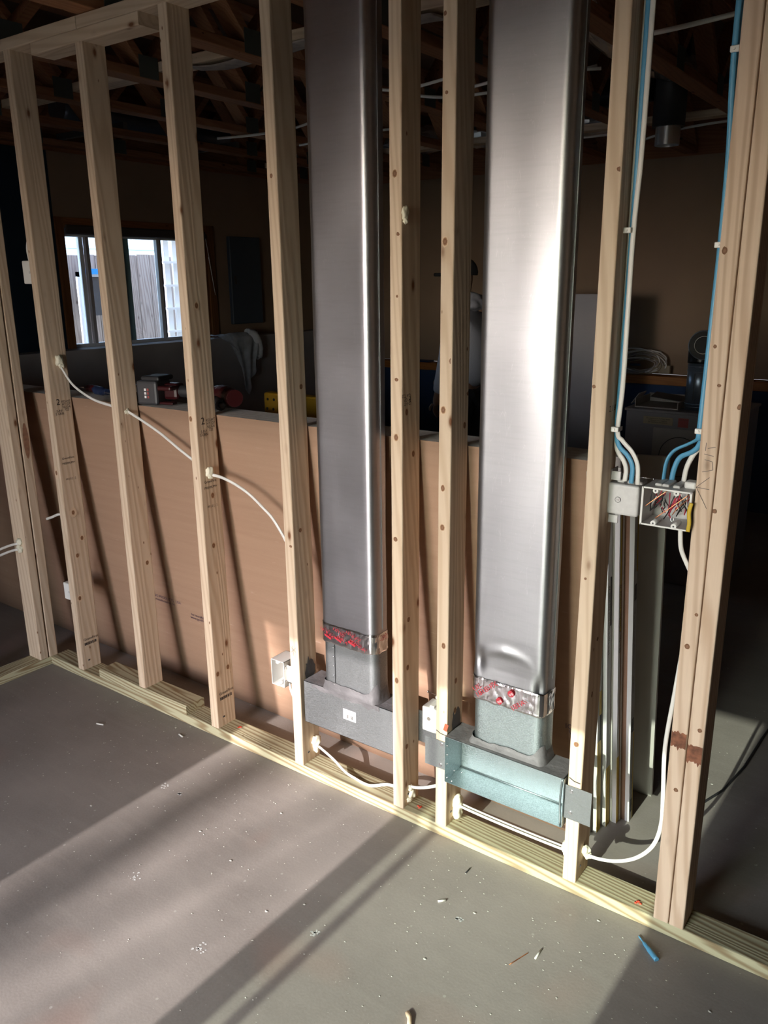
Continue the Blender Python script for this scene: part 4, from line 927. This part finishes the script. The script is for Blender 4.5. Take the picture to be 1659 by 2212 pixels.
hm = thing('cordless_drill', (.78, .2, ZT), 'dark red drill nose poking out right of the third stud on the stack', 'power tool')
bm = bmesh.new(); add_tube(bm, [(.66, .25, ZT+.045), (.75, .22, ZT+.045), (.80, .2, ZT+.045), (.865, .175, ZT+.045)], [.02, .03, .036, .036, .033, .030], seg=14); finish('motor_housing', bm, 'tool_red', hm)
bm = bmesh.new(); add_cyl(bm, (.775, .17, ZT+.025), (.82, .15, ZT+.022), .024, .020, seg=14); finish('chuck', bm, 'black_rubber', hm)
bm = bmesh.new(); add_cyl(bm, (.82, .15, ZT+.022), (.838, .142, ZT+.0215), .011, .008, seg=12); finish('collet', bm, 'dark_plastic', hm)

# yellow sawhorse behind the stack
yh = thing('sawhorse', (.62, .62, 0), 'yellow perforated plastic sawhorse end standing behind the drywall stack', 'sawhorse')
bm = bmesh.new(); add_box(bm, (.50, .69, 1.05), (.86, .74, 1.172), .008, 2)
finish('beam', bm, 'tool_yellow', yh)
for i, (x, z) in enumerate(((.525, 1.145), (.56, 1.145), (.52, 1.105), (.555, 1.105), (.60, 1.145), (.60, 1.105))):
    bm = bmesh.new(); add_cyl(bm, (x, .6895, z), (x, .6885, z), .006, seg=10); finish('hole', bm, 'black_rubber', yh)
for sx in (-1, 1):
    for sy in (-1, 1):
        bm = bmesh.new(); add_tube(bm, [(.68+sx*.12, .725, 1.06), (.68+sx*.17, .90, .0)] if sy > 0 else [(.68+sx*.12, .70, 1.06), (.68+sx*.15, .73, 0.)], .02, raw=True, seg=6); finish('leg', bm, 'tool_yellow', yh)

# sweatshirt draped over the ledge
bm = bmesh.new(); nu, nv = 40, 44; G = []
for a in range(nu+1):
    row = []
    for b in range(nv+1):
        u, v = a/nu, b/nv; s_ = v*.62           # path length from back of ledge over the lip
        y = 2.60+.42*u
        if s_ < .15: x = -1.965+s_*1.13; z = 1.212+.022*noise.noise((u*5, v*6, 1))+.012
        else:
            dr_ = s_-.15; L = .47*(1-.75*abs(u-.55)**.8) if u > .25 else .12+.5*u
            k = dr_/.47; z = 1.214-min(k, 1)*L; wdt = 1-.55*min(1, k*1.2)
            y = 2.80+(y-2.80)*wdt+.06*k; x = -1.795+.018*math.sin(u*19+k*2)*min(1, k*3)+.010*noise.noise((u*8, k*5, 2))+.012
        row.append(bm.verts.new((x, y, z)))
    G.append(row)
for a in range(nu):
    for b in range(nv):
        f_ = bm.faces.new((G[a][b], G[a+1][b], G[a+1][b+1], G[a][b+1])); f_.smooth = True
bmesh.ops.solidify(bm, geom=bm.faces[:], thickness=.006)
js = thing('sweatshirt', (-1.9, 2.8, 1.2), 'pale grey sweatshirt draped over the ledge right of the window', 'clothing')
finish('body_cloth', bm, 'shirt_grey', js)
bm = bmesh.new(); add_tube(bm, [(-1.82, 2.93, 1.225), (-1.80, 2.99, 1.20), (-1.80, 3.03, 1.12), (-1.80, 3.035, 1.05), (-1.80, 3.00, 1.03)], [.035, .035, .032, .026, .02], seg=10); finish('sleeve', bm, 'shirt_grey', js)
bm = bmesh.new(); add_tube(bm, [(-1.9, 3.0, 1.225), (-1.90, 3.06, 1.225), (-1.90, 3.12, 1.215)], [.03, .025, .012], .014, seg=8); finish('sleeve', bm, 'shirt_grey', js)

# ------------------------------------------------------------------ things in the back room
fu = thing('furnace_cabinet', (1.62, 2.8, 0), 'dark grey steel furnace cabinet with paper labels in the back room', 'furnace')
FX0, FX1, FY0, FY1, FZ = 1.42, 1.98, 2.52, 3.05, .945
bm = bmesh.new(); add_box(bm, (FX0, FY0, 0), (FX1, FY1, FZ), .006, 2); finish('cabinet', bm, 'furnace_grey', fu)
bm = bmesh.new(); add_box(bm, (FX0-.008, FY0-.008, FZ-.012), (FX1+.008, FY1+.008, FZ+.004), .003); finish('top_lip', bm, 'furnace_grey', fu)
o = box('cover_plate', (1.575, FY0-.006, .42), (1.90, FY0, .856), 'furnace_plate', fu)
bm = bmesh.new(); add_tube(bm, [(1.72+.105*math.cos(a), FY0-.0075, .71+.105*math.sin(a)) for a in [R(40)+k*math.pi/14 for k in range(20)]], .002, seg=6, raw=True); finish('round_opening', bm, 'black_rubber', o)
o = box('paper_label', (1.517, FY0-.003, .872), (1.672, FY0-.001, .912), 'label_cream', fu)
text('This appliance can be fitted where\ncombustion air is supplied.\nSee installation instructions.', (1.594, FY0-.004, .893), X_, Z_, .0115, 'ink', o, 'print', .8)
o = box('paper_label', (1.70, FY0-.003, .868), (1.752, FY0-.001, .915), 'label_red', fu)
text('CAUTION', (1.726, FY0-.004, .906), X_, Z_, .010, 'ink', o, 'print', .9)
vp = thing('vent_pipe', (1.75, 2.75, FZ), 'blued steel vent pipe with a black elbow standing on the furnace', 'vent pipe')
px, py, pr = 1.752, 2.66, .066
bm = bmesh.new(); add_cyl(bm, (px, py, FZ), (px, py, 1.22), pr, seg=32); finish('pipe', bm, 'blue_steel', vp)
for z in (.965, .98, 1.15, 1.175, 1.205):
    bm = bmesh.new(); add_tube(bm, [(px+pr*math.cos(a), py+pr*math.sin(a), z) for a in [k*math.pi/16 for k in range(33)]], .003, seg=6, raw=True); finish('rib', bm, 'blue_steel', vp)
box('slot', (px-.012, py-pr-.001, 1.0), (px-.009, py-pr+.004, 1.14), 'black_rubber', vp)
ed = Vector((.26, -.96, .05)).normalized(); e0 = Vector((px, py, 1.285))
bm = bmesh.new(); add_tube(bm, [(px, py, 1.19), (px, py, 1.235), e0+ed*.02, e0+ed*.10, e0+ed*.17], .070, seg=28, n=6); finish('elbow', bm, 'black_pipe', vp)
es = ed.orthogonal().normalized(); eq = ed.cross(es); ec = e0+ed*.173
for r_, m_, w_ in ((.0705, 'blue_steel', .002), (.043, 'cable_white', .0011)):
    bm = bmesh.new(); add_tube(bm, [ec+es*r_*math.cos(a)+eq*r_*math.sin(a) for a in [k*math.pi/16 for k in range(33)]], w_, seg=6, raw=True); finish('elbow_ring', bm, m_, vp)
tb = thing('cardboard_box', (1.55, 2.75, FZ), 'open torn carton lying on top of the furnace', 'box')
for lo, hi in (((1.45, 2.56, FZ+.004), (1.68, 2.80, FZ+.010)), ((1.45, 2.56, FZ+.01), (1.455, 2.80, FZ+.05)), ((1.675, 2.56, FZ+.01), (1.68, 2.80, FZ+.04)), ((1.45, 2.795, FZ+.01), (1.68, 2.80, FZ+.055))):
    box('carton_side', lo, hi, 'furnace_plate', tb)
bm = bmesh.new(); add_box(bm, (0, 0, 0), (.07, .12, .003), mtx=Matrix.Translation((1.43, 2.56, FZ+.02)) @ Matrix.Rotation(R(-55), 4, 'Y')); finish('flap', bm, 'pale_grey', tb)
bm = bmesh.new(); add_box(bm, (0, 0, 0), (.22, .10, .004), mtx=Matrix.Translation((1.50, 2.66, FZ+.05)) @ Matrix.Rotation(R(8), 4, 'X') @ Matrix.Rotation(R(6), 4, 'Y')); finish('flap', bm, 'dark_plastic', tb)
# coil of white cable scraps on the ledge
cb = thing('cable_coil', (.88, 4.35, .925), 'tangled coil of white cable resting on the stained ledge', 'cable')
rc = random.Random(11)
for k in range(16):
    w_, h_ = rc.uniform(.13, .19), rc.uniform(.04, .085); cz = .935+h_+rc.uniform(0, .02); cx_ = .87+rc.uniform(-.02, .02); tl_ = rc.uniform(-.25, .25)
    pts = [(cx_+w_*math.cos(a), 4.30+.02*math.sin(a*2+k)+rc.uniform(-.02, .03), cz+h_*math.sin(a)+tl_*.1*math.cos(a)) for a in [j*math.pi/5+k for j in range(11)]]
    bm = bmesh.new(); add_tube(bm, pts, .0055, .0035, 6, n=4); finish('cable_loop', bm, 'label_cream' if k % 3 == 0 else 'cable_white' if k % 2 else 'insulation', cb)
bm = bmesh.new(); add_box(bm, (.76, 4.32, 1.02), (.83, 4.34, 1.07), .003); add_box(bm, (.79, 4.32, .985), (.87, 4.34, 1.0), .003); finish('blue_wrap', bm, 'wall_blue', cb)
bm = bmesh.new(); add_box(bm, (1.02, 4.3, .94), (1.10, 4.34, 1.0), .004); finish('tag_card', bm, 'label_cream', cb)
# flat red and blue odds on the ledge between the close studs
o = box('red_cloth', (-.86, 4.27, .925), (-.55, 4.37, .955), 'tool_red', bev=.012, seg=2); tag(o, 'dark red bundle lying on the far ledge between the ducts', 'cloth')
o = box('blue_folder', (-1.12, 4.27, .925), (-.98, 4.37, .938), 'tool_blue', bev=.003); tag(o, 'flat blue folder on the far ledge beside the left duct', 'folder')
# plain pale grey upright slab with a dark stub, and switch, between right duct and stud
o = box('pale_slab', (.42, 3.5, 0), (.98, 3.53, 1.52), 'pale_grey', bev=.004); tag(o, 'pale grey slab standing in the back room right of the right duct', 'door slab')
bm = bmesh.new(); add_cyl(bm, (.94, 3.49, .95), (.94, 3.46, .95), .02, seg=16); finish('dark_stub', bm, 'dark_plastic', o)
o = box('wall_switch', (.18, YB-.012, 1.27), (.28, YB, 1.44), 'black_rubber', bev=.004); tag(o, 'black wall box on the far wall beside the last single stud', 'wall box')
bm = bmesh.new(); add_box(bm, (.215, YB-.018, 1.33), (.245, YB-.012, 1.38), .002); finish('toggle', bm, 'dark_plastic', o)

# ------------------------------------------------------------------ the worker in the back room, seen from behind, turned to the left
def skin(name, chain, edges, mat, parent, sub=2, loc=Vector()):
    me = bpy.data.meshes.new(name); me.from_pydata([c[0] for c in chain], edges, [])
    tmp = bpy.data.objects.new(name, me); COL.objects.link(tmp)
    md = tmp.modifiers.new('s', 'SKIN'); md.use_smooth_shade = True; md.branch_smoothing = .6
    for i, c in enumerate(chain):
        r_ = c[1]; me.skin_vertices[0].data[i].radius = r_ if isinstance(r_, tuple) else (r_, r_)
    me.skin_vertices[0].data[0].use_root = True
    ss = tmp.modifiers.new('u', 'SUBSURF'); ss.levels = sub
    dg = bpy.context.evaluated_depsgraph_get(); dg.update(); m2 = bpy.data.meshes.new_from_object(tmp.evaluated_get(dg))
    bpy.data.objects.remove(tmp)
    for p in m2.polygons: p.use_smooth = True
    m2.materials.clear(); o = obj(name, m2, mat, parent); return o
pe = thing('person', (.1, 3.0, 0), 'person in a grey hooded sweatshirt, black trousers and dark cap, turned away', 'person')
# local frame: x = world x (faces -x and away), origin at feet
J = [((0, 0, .94), .13), ((0, 0, 1.10), .125), ((-.01, 0, 1.28), .15), ((-.01, 0, 1.40), .12), ((-.01, 0, 1.47), .06), ((-.03, 0, 1.53), .062), ((-.04, 0, 1.59), (.088, .078)), ((-.04, 0, 1.68), (.09, .078)), ((-.035, 0, 1.73), .05),
     ((.0, -.17, 1.40), .062), ((-.03, -.21, 1.14), .045), ((-.09, -.20, .92), .034), ((-.11, -.2, .86), .032), ((-.12, -.2, .81), .026),
     ((.0, .17, 1.40), .062), ((-.04, .22, 1.14), .045), ((-.16, .2, .98), .034), ((-.22, .19, .95), .03), ((-.26, .18, .93), .026),
     ((.0, -.095, .86), .09), ((-.01, -.10, .48), .062), ((.02, -.10, .10), .042), ((-.12, -.10, .04), .035),
     ((.0, .095, .86), .09), ((-.01, .10, .48), .062), ((.02, .10, .10), .042), ((-.12, .10, .04), .035)]
E_ = [(0, 1), (1, 2), (2, 3), (3, 4), (4, 5), (5, 6), (6, 7), (7, 8), (3, 9), (9, 10), (10, 11), (11, 12), (12, 13), (3, 14), (14, 15), (15, 16), (16, 17), (17, 18), (0, 19), (19, 20), (20, 21), (21, 22), (0, 23), (23, 24), (24, 25), (25, 26)]
bo = skin('body', J, E_, 'skin', pe)
for hx_, hy_, hz_, s_ in ((-.12, -.2, .81, -1), (-.26, .18, .93, 1)):   # fingers and thumb, slightly curled
    for k in range(4):
        L = (.062, .072, .068, .055)[k]; yy = hy_+s_*(-.024+.016*k)*0+(-.024+.016*k)
        skin('finger', [((hx_, yy, hz_+.01), .0095), ((hx_-.004, yy, hz_-L*.45), .0085), ((hx_+.006, yy, hz_-L*.8), .0078), ((hx_+.018, yy, hz_-L), .007)], [(0, 1), (1, 2), (2, 3)], 'skin', bo, 1)
    skin('thumb', [((hx_-.012, hy_-.018, hz_+.02), .0105), ((hx_-.032, hy_-.024, hz_-.005), .0095), ((hx_-.034, hy_-.02, hz_-.03), .008)], [(0, 1), (1, 2)], 'skin', bo, 1)
bm = bmesh.new(); add_ball(bm, (-.118, .0, 1.60), .018, 2, 0, (1, .8, 1.3)); finish_ = obj('nose', bm, 'skin', bo)
for sy in (-1, 1):
    bm = bmesh.new(); add_ball(bm, (-.025, sy*.078, 1.62), .022, 2, 0, (.8, .4, 1.3)); obj('ear', bm, 'skin', bo)
    bm = bmesh.new(); add_ball(bm, (-.108, sy*.032, 1.635), .011, 2, 0, (.7, 1, .8)); obj('eye', bm, 'white_label', bo)
bm = bmesh.new(); add_box(bm, (-.116, -.022, 1.563), (-.108, .022, 1.569), .002); obj('mouth', bm, 'label_red', bo)
JH = [((0, 0, .90), .175), ((0, 0, 1.08), .168), ((-.005, 0, 1.27), .18), ((-.01, 0, 1.40), .14), ((-.005, 0, 1.475), .078),
      ((.0, -.175, 1.40), .082), ((-.03, -.215, 1.14), .066), ((-.088, -.205, .93), .05), ((-.10, -.203, .895), .042),
      ((.0, .175, 1.40), .082), ((-.04, .225, 1.14), .066), ((-.15, .205, .99), .05), ((-.18, .20, .97), .042)]
skin('hooded_sweatshirt', JH, [(0, 1), (1, 2), (2, 3), (3, 4), (3, 5), (5, 6), (6, 7), (7, 8), (3, 9), (9, 10), (10, 11), (11, 12)], 'hoodie', pe)
bm = bmesh.new(); add_ball(bm, (.045, 0, 1.475), .105, 3, .45, (.85, 1.15, .62)); obj('hood', bm, 'hoodie', pe)
JT = [((0, 0, .93), .14), ((.0, -.095, .84), .105), ((-.01, -.10, .48), .082), ((.02, -.10, .09), .07), ((.0, .095, .84), .105), ((-.01, .10, .48), .082), ((.02, .10, .09), .07)]
skin('trousers', JT, [(0, 1), (1, 2), (2, 3), (0, 4), (4, 5), (5, 6)], 'trousers', pe)
for sy in (-.1, .1):
    bm = bmesh.new(); add_box(bm, (-.20, sy-.045, 0), (.07, sy+.045, .09), .03, 3); shade(obj('shoe', bm, 'black_rubber', pe))
bm = bmesh.new(); add_ball(bm, (-.035, 0, 1.665), .108, 3, 0, (1.02, .92, .92))
bmesh.ops.bisect_plane(bm, geom=bm.verts[:]+bm.edges[:]+bm.faces[:], plane_co=(0, 0, 1.645), plane_no=(0, 0, 1), clear_inner=True)
cp = obj('cap', bm, 'cap', pe)
bm = bmesh.new(); add_box(bm, (-.205, -.07, 1.640), (-.11, .07, 1.662), .008, 2); obj('cap_brim', bm, 'cap', cp)
pe.rotation_euler = (0, 0, R(8)); pe.location = (.13, 3.0, 0)

# ------------------------------------------------------------------ ceiling: open-web trusses, blocking, ducts, loose cables
me_c = None; first = None
TX0 = [1.70-.61*k for k in range(7)]+[2.31, 2.92, 3.53, 4.14]
def make_truss():
    t_ = bpy.data.objects.new('floor_truss', None); COL.objects.link(t_)
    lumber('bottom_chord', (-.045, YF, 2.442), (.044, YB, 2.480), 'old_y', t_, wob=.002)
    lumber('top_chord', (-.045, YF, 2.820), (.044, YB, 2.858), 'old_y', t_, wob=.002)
    n = 13; dy = (YB-YF)/n
    for k in range(n):
        for s_ in (0, 1):
            ya = YF+dy*(k+.5*s_); yb_ = ya+dy*.5; za, zb = (2.48, 2.82) if s_ == 0 else (2.82, 2.48)
            bm = bmesh.new(); L = math.hypot(dy*.5, .34); an = math.atan2(zb-za, dy*.5)
            add_box(bm, (-.043, -L/2+.015, -.018), (.042, L/2-.015, .018), .002)
            bmesh.ops.rotate(bm, verts=bm.verts, cent=(0, 0, 0), matrix=Matrix.Rotation(an, 3, 'X'))
            w_ = obj('web', bm, 'old_y', t_); w_.location = (0, (ya+yb_)/2, (za+zb)/2)
        if k < n-1:
            pl_ = box('gusset_plate', (.0442, YF+dy*(k+1)-.05, 2.445), (.0452, YF+dy*(k+1)+.05, 2.53), 'gusset', t_)
    return t_
proto = make_truss()
LT = {0: 'ceiling truss above the last single stud, seen upper right', 1: 'ceiling truss above the gap between the two ducts', 2: 'ceiling truss above the third stud', 3: 'ceiling truss over the first stud, its chord lit orange at top left',
      4: 'ceiling truss next beyond the first stud, second from the corner', 5: 'ceiling truss between the partition and the window wall, one in from the wall', 6: 'ceiling truss hard against the window wall'}
for i, x in enumerate(TX0):
    if i == 0: t_ = proto
    else:
        t_ = proto.copy(); COL.objects.link(t_)
        for ch in proto.children:
            c_ = ch.copy(); COL.objects.link(c_); c_.parent = t_
    t_.location = (x, 0, 0); tag(t_, LT.get(i, 'ceiling truss number %s to the right of the one above the last single stud' % ('', '', '', '', '', '', '', 'one', 'two', 'three', 'four')[i]), 'truss', 'open-web ceiling trusses')
for i, (y, xa, xb) in enumerate(((.76, -1.3, 2.2), (3.3, -1.9, 2.9))):
    o = lumber('strongback', (xa, y, 2.481), (xb, y+.089, 2.519), 'pine_x'); tag(o, ('pale new two-by-four laid across the truss chords just behind the partition', 'two-by-four laid across the truss chords deep in the back room')[i], 'lumber')
bm = bmesh.new(); add_tube(bm, [(.1+k*.12, .80+.02*math.sin(k), 2.4785-.012*math.sin(k*1.1)**2) for k in range(11)], .05, .004, 8, side=(0, 1, 0)); o = finish('paper_strip', bm, 'insulation'); o.location.z -= .004
tag(o, 'drooping grey insulation paper under the pale two-by-four', 'paper')
def pipe(name, pts, r, mat, lab, crinkle=0., cat='duct'):
    bm = bmesh.new(); add_tube(bm, pts, r, r, 24, n=10)
    if crinkle:
        for v in bm.verts: v.co += Vector((noise.noise(v.co*22), noise.noise(v.co*22+Vector((5, 0, 0))), noise.noise(v.co*22+Vector((0, 9, 0)))))*crinkle
        for f_ in bm.faces: f_.smooth = False
    return tag(finish(name, bm, mat), lab, cat)
pipe('round_duct', [(-1.63, 1.3, 2.60), (-1.63, 1.9, 2.60), (-1.63, 2.6, 2.60)], .085, 'blue_steel', 'shiny round duct between trusses at upper left')
rd = [o for o in COL.objects if o.name == 'round_duct'][0]
for y in (1.5, 2.4): box('hanger_strap', (-1.96, y, 2.4805), (-1.30, y+.03, 2.515), 'galv_dull', rd)
pipe('flexible_duct', [(-1.9, 3.75, 2.62), (-1.2, 3.72, 2.60), (-.5, 3.72, 2.62), (.2, 3.75, 2.60), (.8, 3.78, 2.63)], .09, 'foil_rough', 'crinkled foil flexible duct running across the trusses at the back', .016)
pipe('flexible_duct', [(1.4, .95, 2.72), (1.38, 1.5, 2.70), (1.36, 2.4, 2.68), (1.4, 3.2, 2.70)], .08, 'foil_rough', 'crinkled foil flexible duct running back beside the right duct', .014)
cn = thing('duct_takeoff', (1.38, 3.0, 2.33), 'short round shiny duct stub hanging from the ceiling at upper right', 'duct')
bm = bmesh.new(); add_cyl(bm, (1.37, 3.0, 2.31), (1.37, 3.0, 2.40), .065, seg=24, cap=False); finish('metal_sleeve', bm, 'foil_rough', cn)
bm = bmesh.new(); add_cyl(bm, (1.37, 3.0, 2.40), (1.37, 3.0, 2.86), .085, seg=24); finish('black_sleeve', bm, 'black_rubber', cn)
pipe('round_duct', [(.3, 3.25, 2.64), (.8, 3.15, 2.63), (1.29, 3.0, 2.62)], .08, 'black_pipe', 'dark round duct feeding the shiny stub at upper right')
CC = 'loose white cables among the trusses'
LC = [([(1.95, .75, 2.285), (2.1, .75, 2.290), (2.263, .75, 2.300), (2.46, .8, 2.33)], 'white cable stretched across the gap at upper right'),
      ([(-.95, 1.9, 2.44), (-.7, 1.9, 2.43), (-.45, 1.95, 2.44), (-.2, 1.9, 2.45)], 'pair of slack white cables under the trusses left of the third stud'),
      ([(-.7, 2.35, 2.43), (-.2, 2.3, 2.44), (.15, 2.3, 2.44)], 'straight white cable seen between the third and fourth studs'),
      ([(.2, 1.9, 2.55), (.5, 1.8, 2.48), (.8, 1.7, 2.42), (1.1, 1.75, 2.43), (1.4, 1.9, 2.5)], 'white cable sagging in a bow between the two ducts'),
      ([(.35, 1.4, 2.52), (.6, 1.5, 2.44), (.95, 1.55, 2.47)], 'white cable crossing just right of the left duct at the top'),
      ([(.9, 3.4, 2.34), (1.15, 3.3, 2.40), (1.4, 3.2, 2.42), (1.75, 3.1, 2.42)], 'cable looping over the shiny stub at upper right'),
      ([(.6, 2.9, 2.37), (.85, 2.9, 2.38), (1.15, 2.95, 2.39)], 'dim cable just right of the right duct near the far wall top'),
      ([(1.0, 1.5, 2.40), (1.25, 1.55, 2.43), (1.5, 1.7, 2.44)], 'white cable just right of the right duct near the top')]
for pts, lab in LC: cable('loose_cable', pts, 'cable_white', lab, w=.007, th=.004)

# ------------------------------------------------------------------ floor litter
def litter(name, pts, r, mat, lab, cat='offcut', flat=None):
    bm = bmesh.new(); add_tube(bm, pts, r, flat or r, 6, side=(0, 0, 1) if flat else None, raw=True); return tag(finish(name, bm, mat), lab, cat)
bm = bmesh.new(); add_tube(bm, [(2.445, -.046, .004), (2.475, -.070, .004), (2.507, -.095, .004)], [.002, .005, .0065, .0065], seg=8, n=6); tag(finish('cable_jacket_offcut', bm, 'cable_blue'), 'blue cable jacket offcut on the floor below the double stud', 'offcut')
litter('copper_wire_offcut', [(2.216, -.315, .0015), (2.237, -.256, .0015)], .0012, 'copper', 'thin copper wire offcut on the sunlit floor')
litter('wood_sliver', [(2.260, -.262, .002), (2.260, -.227, .002)], .0025, 'board_face', 'pale sliver beside the copper wire offcut')
litter('wood_sliver', [(1.960, -.236, .002), (1.975, -.220, .002)], .003, 'board_face', 'pale sliver on the sunlit floor below the open boot')
litter('wood_sliver', [(1.966, -.098, .002), (1.966, -.073, .002)], .0018, 'black_rubber', 'dark sliver on the floor close to the plate')
litter('wood_sliver', [(2.089, -.574, .003), (2.102, -.583, .004), (2.115, -.605, .002)], .006, 'pine_x', 'curled brown wood splinter at the bottom edge of the picture')
litter('wood_sliver', [(.40, -.20, .002), (.43, -.19, .002)], .003, 'board_face', 'pale sliver on the shaded floor below the block')
litter('wood_sliver', [(.72, -.07, .002), (.745, -.075, .002)], .003, 'board_face', 'pale sliver on the shaded floor below the third stud')
bm = bmesh.new(); rl = random.Random(5)
for k in range(1700):
    x, y = rl.uniform(-.1, 2.9), (rl.uniform(-1.0, 1.3) if k < 1300 else -.02-abs(rl.gauss(0, .3)))
    if y > -.01 and (x < 2.3 or y < .1): continue
    r_ = rl.choice((.0006, .0008, .0011, .0014, .002)); 
    if rl.random() < .02: r_ = .004
    vs = bmesh.ops.create_icosphere(bm, subdivisions=1, radius=r_)['verts']
    for v in vs: v.co = Vector((x+v.co.x*rl.uniform(.8, 1.8), y+v.co.y, .0006+abs(v.co.z)*.5))
o = finish('sawdust_specks', bm, 'board_face'); tag(o, 'pale sawdust and plaster specks scattered over the concrete', 'debris'); o['kind'] = 'stuff'
for i, (x, y, r_) in enumerate(((2.041, -.254, .012), (1.758, -.512, .013), (.93, -.315, .016), (1.008, -.316, .009), (1.206, -.651, .02), (1.55, -.72, .02))):
    bm = bmesh.new(); rl2 = random.Random(i)
    for k in range(16):
        a, q = rl2.uniform(0, 6.28), rl2.uniform(0, r_); c = Vector((x+q*math.cos(a), y+q*math.sin(a), .0006)); s_ = rl2.uniform(.0015, .0045)
        bm.faces.new([bm.verts.new(c+Vector((s_*math.cos(b), s_*math.sin(b)*rl2.uniform(.5, 1), 0))) for b in [j*math.pi/3 for j in range(6)]])
    o = finish('paint_fleck', bm, 'paper_white'); tag(o, ['white fleck patch on the floor below the open boot', 'white fleck patch in the narrow shadow band', 'white fleck patch near the left shadow edge', 'small white fleck patch beside the left shadow edge', 'white fleck patch in the middle of the left sun patch', 'faint white fleck patch low in the left sun patch'][i], 'paint fleck')
litter('extension_cord', [(2.38, .53, .004), (2.42, .60, .004), (2.46, .72, .004), (2.485, .9, .004), (2.495, 1.12, .004), (2.52, 1.5, .004)], .004, 'black_rubber', 'thin dark cord on the floor behind the double stud', 'cord')
